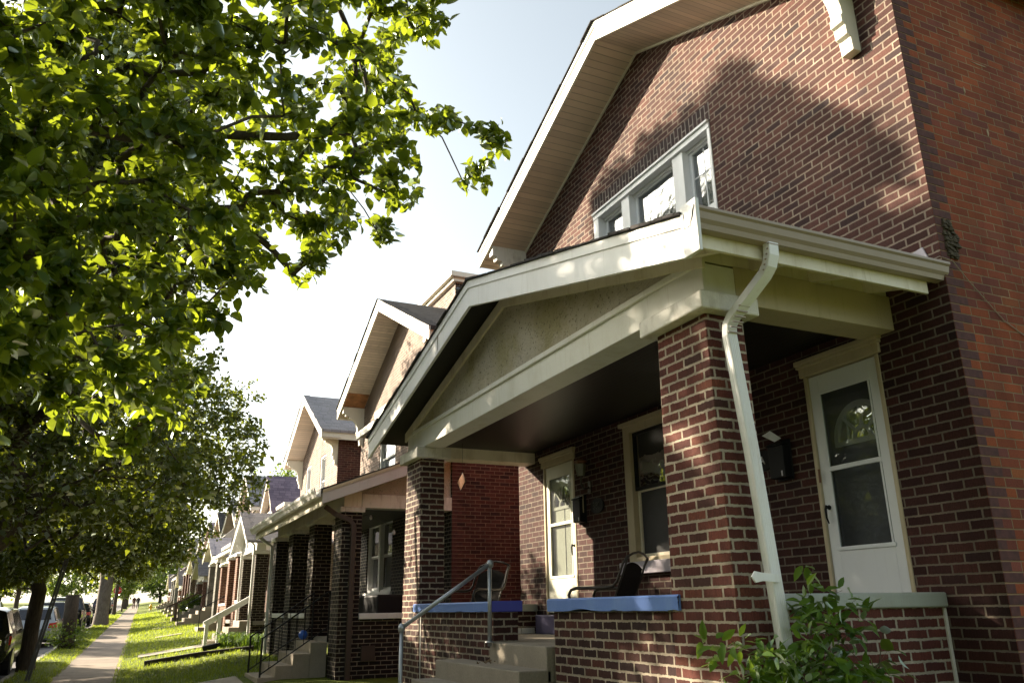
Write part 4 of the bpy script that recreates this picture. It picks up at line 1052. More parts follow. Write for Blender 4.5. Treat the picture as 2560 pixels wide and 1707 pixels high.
# replace lower brick tone by a darker facing band inside the porch (dark glazed brick below the porch roof)
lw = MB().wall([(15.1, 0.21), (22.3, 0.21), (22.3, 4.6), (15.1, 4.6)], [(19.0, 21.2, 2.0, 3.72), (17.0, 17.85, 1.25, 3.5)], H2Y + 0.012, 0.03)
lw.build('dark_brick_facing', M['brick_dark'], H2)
MB().box(20.0, 20.14, H2Y - 0.1, H2Y + 0.01, 2.0, 3.7).build('window_mullion', M['white'], H2)
# bare plywood patch in the far soffit
xr2 = 18.7; d0, d1 = 2.9, 3.55
zz = lambda d: 9.04 - 0.283 - 0.5 * d
MB().hexa([(xr2 + d0, H2Y + 0.01, zz(d0) - 0.01), (xr2 + d1, H2Y + 0.01, zz(d1) - 0.01), (xr2 + d1, H2Y + 0.6, zz(d1) - 0.01), (xr2 + d0, H2Y + 0.6, zz(d0) - 0.01),
           (xr2 + d0, H2Y + 0.01, zz(d0)), (xr2 + d1, H2Y + 0.01, zz(d1)), (xr2 + d1, H2Y + 0.6, zz(d1)), (xr2 + d0, H2Y + 0.6, zz(d0))]).build('plywood_patch', M['plywood'], H2)
# hood over the upper windows
m = MB().hexa([(15.9, H2Y, 6.38), (20.8, H2Y, 6.38), (20.8, H2Y + 0.5, 5.98), (15.9, H2Y + 0.5, 5.98), (15.9, H2Y, 6.44), (20.8, H2Y, 6.44), (20.8, H2Y + 0.52, 6.04), (15.9, H2Y + 0.52, 6.04)])
hd = m.build('window_hood', M['shingle_lilac'], H2)
m = MB().box(15.9, 20.8, H2Y + 0.5, H2Y + 0.53, 5.86, 6.03); m.box(15.9, 20.8, H2Y + 0.002, H2Y + 0.06, 6.4, 6.62)
m.build('hood_fascia', M['cream_clean'], hd, bevel=0.005)
MB().box(16.0, 20.7, H2Y, H2Y + 0.5, 5.9, 5.93).build('hood_soffit', M['stucco'], hd)
# chimney block with white cornice behind the gable
m = MB().box(18.25, 21.2, -8.6, -7.0, 7.2, 9.62).build('chimney_block', M['brick_tan'], H2)
c = MB().box(18.15, 21.3, -8.7, -6.9, 9.62, 9.72); c.box(18.05, 21.4, -8.8, -6.8, 9.72, 9.86); c.box(18.2, 21.25, -8.65, -6.95, 9.86, 9.9)
c.build('cornice', M['cream_clean'], m, bevel=0.01)
MB().box(18.247, 18.27, -7.25, -6.998, 7.2, 9.6).build('corner_quoin', M['brick_dark'], m)
# porch of house 2
ey, ez, esl = -3.12, 3.68, 0.385
rt = lambda y: ez + esl * (ey - y)
r = MB().hexa([(14.68, H2Y, rt(H2Y) - 0.07), (22.55, H2Y, rt(H2Y) - 0.07), (22.55, ey, rt(ey) - 0.07), (14.68, ey, rt(ey) - 0.07), (14.66, H2Y, rt(H2Y)), (22.57, H2Y, rt(H2Y)), (22.57, ey + 0.03, rt(ey)), (14.66, ey + 0.03, rt(ey))])
pr = r.build('porch_roof', M['shingle_black'], H2)
for xx in (14.66, 22.53):
    m = MB().hexa([(xx, H2Y, rt(H2Y) - 0.3), (xx + 0.035, H2Y, rt(H2Y) - 0.3), (xx + 0.035, ey, rt(ey) - 0.27), (xx, ey, rt(ey) - 0.27), (xx, H2Y, rt(H2Y) - 0.02), (xx + 0.035, H2Y, rt(H2Y) - 0.02), (xx + 0.035, ey, rt(ey) - 0.02), (xx, ey, rt(ey) - 0.02)])
    o = m.build('rake_fascia', M['fascia_grey'] if xx < 20 else M['white'], H2, bevel=0.004)
m = MB().hexa([(14.64, H2Y, rt(H2Y) - 0.075), (14.66, H2Y, rt(H2Y) - 0.075), (14.66, ey, rt(ey) - 0.075), (14.64, ey, rt(ey) - 0.075), (14.64, H2Y, rt(H2Y) - 0.02), (14.66, H2Y, rt(H2Y) - 0.02), (14.66, ey, rt(ey) - 0.02), (14.64, ey, rt(ey) - 0.02)])
m.build('rake_trim', M['cream'], H2)
gy = ey + 0.03
prof = [(gy, ez - 0.02), (gy, ez - 0.15), (gy + 0.08, ez - 0.15), (gy + 0.1, ez - 0.09), (gy + 0.13, ez - 0.05), (gy + 0.13, ez + 0.0), (gy + 0.115, ez + 0.0), (gy + 0.1, ez - 0.05), (gy + 0.075, ez - 0.13), (gy + 0.015, ez - 0.13), (gy + 0.015, ez - 0.02)]
MB().prism(prof, 'x', 14.66, 22.6).build('gutter', M['gutter_white'], H2)
MB().box(14.7, 22.5, ey - 0.03, ey + 0.0, ez - 0.3, ez - 0.08).build('eave_fascia', M['beam'], H2)
MB().box(15.1, 22.2, -3.95, -3.62, 3.42, 3.72).build('porch_beam', M['beam'], H2, bevel=0.008)
MB().box(15.1, 15.4, H2Y, -3.96, 3.42, 3.68).build('porch_beam', M['cap_paint'], H2, bevel=0.008)
MB().prism([(H2Y, 3.69), (-3.5, 3.69), (-3.5, rt(-3.5) - 0.09), (H2Y, rt(H2Y) - 0.09)], 'x', 15.14, 15.2).build('pebbled_side', M['stucco'], H2)
MB().box(15.2, 22.2, H2Y, -3.9, 3.62, 3.65).build('porch_ceiling', M['black_wood'], H2)
MB().box(15.45, 22.0, H2Y, -3.7, 1.0, 1.12).build('porch_floor', M['concrete_grey'], H2)
for i, cx in enumerate((15.42, 17.82, 20.17, 22.42)):
    tapered_column(H2, cx, -3.98, -3.6, 0.15, 3.33, 0.66, 0.58, M['brick_dark'], M['cap_paint'], caph=0.1, capo=0.06)
for a, b in ((18.1, 19.88), (20.45, 22.1)):
    p = MB().box(a, b, -3.9, -3.66, 0.2, 1.46).build('porch_parapet', M['brick_dark'], H2)
    MB().box(a - 0.02, b + 0.02, -3.94, -3.6, 1.46, 1.56).build('parapet_cap', M['white'], p, bevel=0.01)
p = MB().box(15.12, 15.4, H2Y, -3.95, 0.2, 1.45).build('porch_parapet', M['brick_dark'], H2)
MB().box(15.06, 15.45, H2Y + 0.01, -3.98, 1.45, 1.55).build('parapet_cap', M['white'], p, bevel=0.01)
MB().rtube([(14.98, -3.25, 3.4), (15.03, -3.45, 3.28), (15.03, -3.72, 3.18), (15.03, -3.8, 3.08), (15.03, -3.8, 0.4)], 0.09, 0.06, (0, 1, 0)).build('downspout', M['brown_metal'], H2, bevel=0.006)
MB().rtube([(22.3, -3.1, 3.5), (22.2, -3.35, 3.3), (22.2, -3.5, 3.2), (22.2, -3.5, 0.6), (22.2, -3.3, 0.45)], 0.09, 0.07, (1, 0, 0)).build('downspout', M['downspout'], H2, bevel=0.006)
stairs(H2, 15.8, 17.35, -3.6, 1.06, 0.32, 4, M['concrete'], 0.3)
MB().box(15.08, 15.119, -4.3, -4.05, 0.75, 1.0).build('meter_box', M['brown_metal'], H2)
# railings
for xx, lab in ((15.86, 'thin black iron stair railing nearest the large house'), (17.28, 'thin black iron stair railing on the far side of the dark porch steps')):
    t = thing('stair_railing', lab, 'railing', (xx, -3.0, 0.4), 'iron railings on the dark porch steps')
    m = MB(); a, b = (xx, -2.45, 1.15), (xx, -3.62, 1.95)
    m.tube([a, b], 0.016, 6); m.build('top_rail', M['black'], t)
    MB().tube([(xx, -2.45, 0.55), (xx, -3.62, 1.32)], 0.012, 6).build('lower_rail', M['black'], t)
    MB().tube([(xx, -2.45, 0.3), (xx, -2.45, 1.17)], 0.018, 6).build('post', M['black'], t)
    MB().tube([(xx, -3.62, 1.05), (xx, -3.62, 1.96)], 0.018, 6).build('post', M['black'], t)
    mm = MB()
    for i in range(1, 8):
        q = i / 8; y = -2.45 - 1.17 * q; mm.tube([(xx, y, 0.56 + 0.77 * q), (xx, y, 1.15 + 0.8 * q)], 0.007, 5)
    mm.build('balusters', M['black'], t)
m = MB(); m.lathe([(0.09 * math.sin(math.pi * i / 10) + 0.0005, -0.09 * math.cos(math.pi * i / 10)) for i in range(11)], (17.15, -3.42, 1.16), 16)
tag(m.build('ball', M['ball'], smooth=True), 'small bright blue ball lying on the dark porch steps', 'ball')
t = thing('covered_grill', 'long black covered box behind the white ledge of the dark porch', 'box', (16.4, -4.7, 1.12))
m = MB().box(15.6, 17.3, -5.0, -4.45, 1.2, 1.88); m.build('cover', M['black'], t, bevel=0.04)
m = MB()
for a in (15.7, 17.2):
    for b in (-4.95, -4.5): m.box(a - .03, a + .03, b - .03, b + .03, 1.12, 1.22)
m.build('feet', M['black'], t)
t = thing('string_lights', 'string of coloured party bulbs under the dark porch ceiling', 'string lights', (17, -4.4, 3.5))
path = [(15.5, -4.9, 3.25), (15.85, -4.8, 3.12), (16.4, -4.7, 3.35), (16.8, -4.6, 3.5), (17.5, -4.2, 3.42), (18.3, -4.0, 3.35), (19.2, -3.9, 3.3), (20.2, -3.9, 3.38)]
MB().tube(path, 0.004, 4).build('wire', M['black'], t)
for (p, mt) in (((15.8, -4.8, 3.05), 'bulb'), ((16.8, -4.6, 3.43), 'bulb'), ((16.0, -3.98, 3.25), 'bulb_green'), ((18.4, -4.0, 3.3), 'bulb_green'), ((19.3, -3.9, 3.2), 'bulb_red'), ((19.0, -3.9, 3.27), 'bulb')):
    MB().lathe([(0.015, 0.05), (0.02, 0.035), (0.034, 0.0), (0.03, -0.03), (0.012, -0.05)], p, 8).build('bulb', M[mt], t, smooth=True)

# ---- house 3
H3, fy3 = simple_house('two storey tan brick house with lilac roof and a narrow white gabled porch', 26.3, 32.4, 0.4, 9.1, 0.56, M['brick_tan'], M['brick_red'], M['shingle_lilac'], None,
                       [(28.1, 28.95, 5.0, 6.8, True), (30.6, 31.4, 5.0, 6.8, True), (30.6, 31.7, 2.2, 3.6, False), (27.3, 28.2, 1.5, 3.5, False, 1)], fas=M['cream_clean'])
def gable_porch(par, xr, half, zr, slope, yf, fy, cols, zf, zb, brick, capm, roofm, white, gable_m, cw=0.55, colx=None, para=True, ds=None):
    gable_roof(par, xr, zr, slope, half, half, yf, fy, roofm, white, white, white, fh=0.24, thick=0.06, sof_drop=0.08, name='porch_roof', fname='porch_fascia', wall_y=fy)
    hb = zr - slope * half + 0.05
    ap = zr - 0.12; a, b = xr - half + 0.35, xr + half - 0.35
    MB().prism([(a, hb), (b, hb), (b, max(hb + .02, ap - slope * (b - xr))), (xr, ap), (a, max(hb + .02, ap - slope * (xr - a)))], 'y', yf - 0.42, yf - 0.36).build('porch_gable', gable_m, par)
    MB().box(a, b, yf - 0.62, yf - 0.34, hb - 0.3, hb).build('porch_beam', white, par, bevel=0.008)
    MB().box(a, b, fy, yf - 0.63, hb - 0.06, hb - 0.03).build('porch_ceiling', white, par)
    MB().box(a, b, fy, yf - 0.4, zf - 0.12, zf).build('porch_floor', M['concrete_grey'], par)
    for cx in colx or (a + cw / 2, b - cw / 2):
        tapered_column(par, cx, yf - 0.72, yf - 0.34, zb - 0.1, hb - 0.42, cw * 1.08, cw, brick, capm, caph=0.11, capo=0.05)
y3 = -3.4
gable_porch(H3, 28.35, 2.1, 4.72, 0.5, y3, fy3, 2, 1.35, 0.5, M['brick_dark'], M['white'], M['shingle_lilac'], M['white'], M['white'], colx=(26.95, 29.75))
s_ = MB().hexa([(30.3, fy3, 4.6), (34.4, fy3, 4.6), (34.4, y3 - .2, 3.95), (30.3, y3 - .2, 3.95), (30.3, fy3, 4.68), (34.4, fy3, 4.68), (34.4, y3 - .2, 4.02), (30.3, y3 - .2, 4.02)])
s_.build('porch_roof', M['shingle_lilac'], H3)
MB().box(30.3, 34.5, y3 - 0.23, y3 - 0.11, 3.86, 4.0).build('gutter', M['gutter_white'], H3, bevel=0.02)
MB().box(30.3, 34.3, y3 - 0.7, y3 - 0.4, 3.6, 3.86).build('porch_beam', M['white'], H3)
tapered_column(H3, 33.9, y3 - 0.75, y3 - 0.37, 0.5, 3.5, 0.6, 0.55, M['brick_orange'], M['white'])
tapered_column(H3, 31.6, y3 - 0.75, y3 - 0.37, 0.5, 3.5, 0.6, 0.55, M['brick_orange'], M['white'])
p = MB().box(29.95, 31.3, y3 - 0.65, y3 - 0.42, 0.5, 1.9).build('porch_parapet', M['brick_orange'], H3)
MB().box(29.9, 31.35, y3 - 0.7, y3 - 0.38, 1.9, 2.0).build('parapet_cap', M['white'], p, bevel=0.01)
MB().box(30.1, 34.2, fy3, y3 - 0.4, 1.23, 1.35).build('porch_floor', M['concrete_grey'], H3)
stairs(H3, 27.35, 28.9, y3 - 0.4, 1.35, 0.62, 4, M['concrete'], 0.3)
for xx in (26.7, 29.52): MB().rtube([(xx, y3 - 0.1, 3.75), (xx, y3 - 0.28, 3.55), (xx, y3 - 0.28, 0.6)], 0.08, 0.06, (1, 0, 0)).build('downspout', M['downspout'], H3)
t = thing('wooden_handrail', 'white painted timber handrail on two posts at the tan house steps', 'handrail', (27.2, -3, 0.5))
MB().rtube([(27.2, -3.85, 2.12), (27.2, -2.45, 1.32)], 0.13, 0.05, (1, 0, 0)).build('rail', M['white'], t, bevel=0.006)
MB().rtube([(27.26, -3.85, 2.03), (27.26, -2.5, 1.25)], 0.04, 0.13, (1, 0, 0)).build('side_board', M['white'], t, bevel=0.006)
for y_ in (-2.55, -2.9): MB().box(27.15, 27.25, y_ - 0.05, y_ + 0.05, 0.5, 1.3 + (-2.5 - y_) * 0.57).build('post', M['white'], t, bevel=0.005)

# ---- house 4: low house with a steep front gable
H4, fy4 = simple_house('low brick house with a steep purple shingled front gable beyond the tan house', 37.0, 43.6, 0.7, 7.9, 0.95, M['brick_red'], M['brick_red'], M['shingle_purple'], None,
                       [(40.9, 42.2, 2.4, 3.8, False), (38.2, 39.1, 1.7, 3.7, False)], gable=(39.2, 42.6), fas=M['cream_clean'], over=0.3, bracket=False, deep=9)
y4 = fy4 + 2.0
m = MB().hexa([(36.4, fy4, 4.75), (44.0, fy4, 4.75), (44.0, y4, 4.2), (36.4, y4, 4.2), (36.4, fy4, 4.82), (44.0, fy4, 4.82), (44.0, y4, 4.27), (36.4, y4, 4.27)])
m.build('porch_roof', M['shingle_lilac'], H4)
MB().box(36.3, 44.1, y4, y4 + 0.12, 4.08, 4.24).build('gutter', M['gutter_white'], H4, bevel=0.02)
MB().box(36.5, 43.9, y4 - 0.5, y4 - 0.2, 3.8, 4.1).build('porch_beam', M['cream_clean'], H4)
for cx in (36.9, 40.2, 43.4): tapered_column(H4, cx, y4 - 0.6, y4 - 0.2, 0.7, 3.72, 0.62, 0.56, M['brick_orange'], M['white'])
for a, b in ((40.5, 43.1),):
    p = MB().box(a, b, y4 - 0.5, y4 - 0.25, 0.7, 1.9).build('porch_parapet', M['brick_orange'], H4)
    MB().box(a, b, y4 - 0.55, y4 - 0.2, 1.9, 2.0).build('parapet_cap', M['white'], p)
MB().box(36.6, 43.7, fy4, y4 - 0.2, 1.4, 1.6).build('porch_floor', M['concrete_grey'], H4)
stairs(H4, 37.5, 39.4, y4 - 0.2, 1.6, 0.85, 4, M['concrete'], 0.32)

# ---- house 5: tall lilac gable, stone piered porch
H5, fy5 = simple_house('tall brick house with a long lilac roof and pale stone porch piers', 45.3, 51.2, 0.9, 9.0, 0.62, M['brick_tan'], M['brick_red'], M['shingle_lilac'], None,
                       [(46.3, 47.2, 5.2, 6.8, True), (49.2, 50.1, 5.2, 6.8, True), (49.0, 50.4, 2.5, 4.0, False)], fas=M['cream_clean'])
y5 = fy5 + 2.3
gable_porch(H5, 48.0, 2.6, 5.5, 0.42, y5, fy5, 2, 1.9, 0.9, M['stone_block'], M['white'], M['shingle_blue'], M['cream_clean'], M['cream_clean'], cw=0.75)
stairs(H5, 47.2, 48.9, y5 - 0.4, 1.9, 1.0, 5, M['concrete'], 0.32)
t = thing('window_awning', 'striped metal awning over an upper window far down the row', 'awning', (53.5, fy5, 6))
MB().hexa([(51.6, fy5 - .1, 6.9), (54.2, fy5 - .1, 6.9), (54.2, fy5 + 1.1, 5.9), (51.6, fy5 + 1.1, 5.9), (51.6, fy5 - .1, 6.95), (54.2, fy5 - .1, 6.95), (54.2, fy5 + 1.1, 5.95), (51.6, fy5 + 1.1, 5.95)]).build('slats', M['awning'], t)
for xx in (51.6, 54.15): MB().prism([(fy5 - .1, 6.9), (fy5 + 1.1, 5.9), (fy5 + 1.1, 5.8), (fy5 - .1, 5.8)], 'x', xx, xx + 0.04).build('side_panel', M['awning'], t)
# ---- further houses
far = [(53.4, 60.0, 8.6, 0.5, 'red brick house with a brown timber stair rail, fourth beyond the dark porch', M['brick_orange'], M['brick_red'], M['shingle'], 5.0, M['brick_orange']),
       (63.5, 70.0, 8.9, 0.55, 'small brick house with dark porch piers near the side street', M['brick_tan'], M['brick_dark'], M['shingle_black'], 5.3, M['brick_dark']),
       (73.5, 80.0, 9.1, 0.5, 'brick house with a black gabled porch, last before the side street', M['brick_tan'], M['brick_red'], M['shingle_purple'], 5.4, M['brick_red']),
       (83.0, 90.0, 9.0, 0.5, 'brick house at the corner of the side street', M['brick_tan'], M['brick_red'], M['shingle'], 5.4, M['brick_orange']),
       (103.0, 111.0, 10.2, 0.5, 'grey roofed house with stone porch piers beyond the side street', M['brick_tan'], M['brick_tan'], M['shingle'], 6.0, M['stone_block']),
       (116.0, 124.0, 10.4, 0.5, 'farthest visible brick house beyond the side street', M['brick_tan'], M['brick_red'], M['shingle'], 6.2, M['brick_orange'])]
for (a, b, ap, sl, lab, br, sd, rf, pz, pb) in far:
    z0 = zg((a + b) / 2) + 0.2; c = (a + b) / 2
    hh, fyy = simple_house(lab, a, b, z0, ap, sl, br, sd, rf, None, [(a + 1.2, a + 2.1, ap - 3.9, ap - 2.4, True), (b - 2.1, b - 1.2, ap - 3.9, ap - 2.4, True), (b - 2.4, b - 1.2, z0 + 1.6, z0 + 3.0, False), (a + 1.3, a + 2.2, z0 + 0.8, z0 + 2.9, False)], fas=M['cream_clean'])
    yy = fyy + 2.3
    k_ = int(a) % 3
    if k_ == 1:
        MB().hexa([(a - .3, fyy, z0 + 4.5), (b + .3, fyy, z0 + 4.5), (b + .3, yy, z0 + 3.75), (a - .3, yy, z0 + 3.75), (a - .3, fyy, z0 + 4.6), (b + .3, fyy, z0 + 4.6), (b + .3, yy, z0 + 3.83), (a - .3, yy, z0 + 3.83)]).build('porch_roof', rf, hh)
        MB().box(a, b, yy - .6, yy - .3, z0 + 3.35, z0 + 3.7).build('porch_beam', M['cream_clean'], hh)
        for cx in (a + .4, c, b - .4): tapered_column(hh, cx, yy - .65, yy - .28, z0, z0 + 3.3, .6, .55, pb, M['white'])
    else:
      gable_porch(hh, c + (0.6 if k_ else -0.5), ((b - a) / 2 + 0.1) * (0.8 if k_ else 1.0), pz + 0.35, 0.34 + 0.12 * k_, yy, fyy, 2, z0 + 1.0, z0, pb, M['white'], rf, M['cream_clean'], M['cream_clean'], cw=0.62)
    p = MB().box(c + 0.9, b - 0.6, yy - 0.65, yy - 0.42, z0, z0 + 1.5).build('porch_parapet', pb, hh)
    MB().box(c + 0.85, b - 0.55, yy - 0.7, yy - 0.38, z0 + 1.5, z0 + 1.6).build('parapet_cap', M['white'], p)
    stairs(hh, c - 1.2, c + 0.5, yy - 0.4, z0 + 1.0, z0 + 0.15, 5, M['concrete'], 0.32)
t = thing('stair_handrail', 'brown timber stair handrail on posts in front of the red brick house', 'handrail', (55.5, -4, 1))
yb = fy5 + 2.0 - 0.25
MB().rtube([(55.3, yb - 0.3, 3.0), (55.3, yb + 1.9, 1.95)], 0.16, 0.1, (1, 0, 0)).build('rail', M['wood_brown'], t)
for y_, z_ in ((yb - 0.1, 2.9), (yb + 1.4, 2.2)): MB().box(55.22, 55.38, y_ - .08, y_ + .08, 1.0, z_).build('post', M['wood_brown'], t)
t = thing('stair_handrail', 'thin dark metal stair handrail in front of the stone piered porch', 'handrail', (47.1, -4, 1))
MB().tube([(47.1, y5 - 0.5, 2.8), (47.1, y5 + 1.2, 1.8), (47.1, y5 + 1.2, 0.9)], 0.025, 6).build('rail', M['black'], t)
t = thing('stair_handrail', 'thin dark metal handrail on the low purple gabled house steps', 'handrail', (37.4, -4, 1))
MB().tube([(37.4, y4 - 0.3, 2.5), (37.4, y4 + 1.1, 1.75), (37.4, y4 + 1.1, 0.8)], 0.022, 6).build('rail', M['black'], t)

# paths from the sidewalk to each flight of steps
path_to(15.8, 17.4, -0.6, -2.1); path_to(27.5, 28.7, -0.4, -2.3); path_to(37.9, 38.8, -1.0, -2.0); path_to(47.6, 48.6, -1.0, -2.0); path_to(55.8, 56.8, -1.0, -2.0)
path_to(6.9, 9.3, 0.0, -2.2)
# landscape timbers between the lots
def timber(label, x, va, vb):
    m = MB(); pts = [(x, va + sk(x), lawn_z(x, va) + 0.05), (x - 0.15, (va + vb) / 2 + sk(x), lawn_z(x, (va + vb) / 2) + 0.05), (x - 0.3, vb + sk(x), lawn_z(x, vb) + 0.05)]
    m.rtube(pts, 0.15, 0.16, (1, 0, 0)); tag(m.build('landscape_timber', M['timber'], bevel=0.02), label, 'timber')
timber('long dark landscape timber edging the lawn beside the dark porch', 24.3, -0.55, -3.2)
m = MB().tube([(25.4, -2.7, lawn_z(25, -2.7) + 0.1), (25.5, -2.35, lawn_z(25, -2.3) + 0.08)], 0.08, 10, cap=False); m.tube([(25.4, -2.7, lawn_z(25, -2.7) + 0.1), (26.6, -3.0, lawn_z(26, -3) + .12)], 0.05, 8)
tag(m.build('drain_pipe', M['black'], smooth=True), 'black corrugated drain pipe end lying on the lawn by the white handrail', 'pipe')

# houses across the street (seen only in reflections, added to cut sky light, they close the street)
for i, (xa, wd_, ap) in enumerate(((-22, 8, 9), (-11, 8, 8.6), (0, 7.6, 9.2), (11, 8, 8.8), (22, 7.6, 9.1), (33, 8, 8.7), (44, 8, 9.2), (55, 8, 9.3), (66, 8, 9.6), (77, 8, 9.6), (104, 8, 10.2))):
    hh = thing('brick_house', ['brick house across the street, far behind the camera', 'brick house across the street behind the camera', 'brick house across the street facing the camera spot', 'brick house across the street facing the large house', 'brick house across the street facing the dark porch', 'brick house across the street facing the tan house', 'brick house across the street facing the low gabled house', 'brick house across the street facing the lilac roofed house', 'brick house across the street with the sixth lot beyond the camera', 'brick house across the street nearest the side street', 'brick house across the street past the side street'][i], 'house', (xa, 21, zg(xa)), 'added brick houses across the street')
    z0 = zg(xa)
    MB().prism([(xa, z0), (xa + wd_, z0), (xa + wd_, ap - 2.2), (xa + wd_ / 2, ap), (xa, ap - 2.2)], 'y', 20.5, 31).build('brick_wall', M['brick_red'], hh)
    MB().prism([(xa - .4, ap - 2.3), (xa + wd_ / 2, ap + .1), (xa + wd_ + .4, ap - 2.3), (xa + wd_ + .4, ap - 2.1), (xa + wd_ / 2, ap + .3), (xa - .4, ap - 2.1)], 'y', 19.9, 31.4).build('roof', M['shingle'], hh)
    MB().hexa([(xa, 18, z0 + 3.7), (xa + wd_, 18, z0 + 3.7), (xa + wd_, 20.5, z0 + 4.5), (xa, 20.5, z0 + 4.5), (xa, 18, z0 + 3.9), (xa + wd_, 18, z0 + 3.9), (xa + wd_, 20.5, z0 + 4.7), (xa, 20.5, z0 + 4.7)]).build('porch_roof', M['shingle'], hh)
    for cx in (xa + .4, xa + wd_ - .4): MB().box(cx - .3, cx + .3, 18.2, 18.7, z0, z0 + 3.75).build('porch_column', M['brick_red'], hh)
    for cx in (xa + 2, xa + wd_ - 2): MB().box(cx - .6, cx + .6, 20.46, 20.5, z0 + 5.0, z0 + 6.6).build('window', M['glass'], hh)
    MB().box(xa + 2.5, xa + 3.5, 20.46, 20.5, z0 + .9, z0 + 3.1).build('door', M['door_white'], hh)
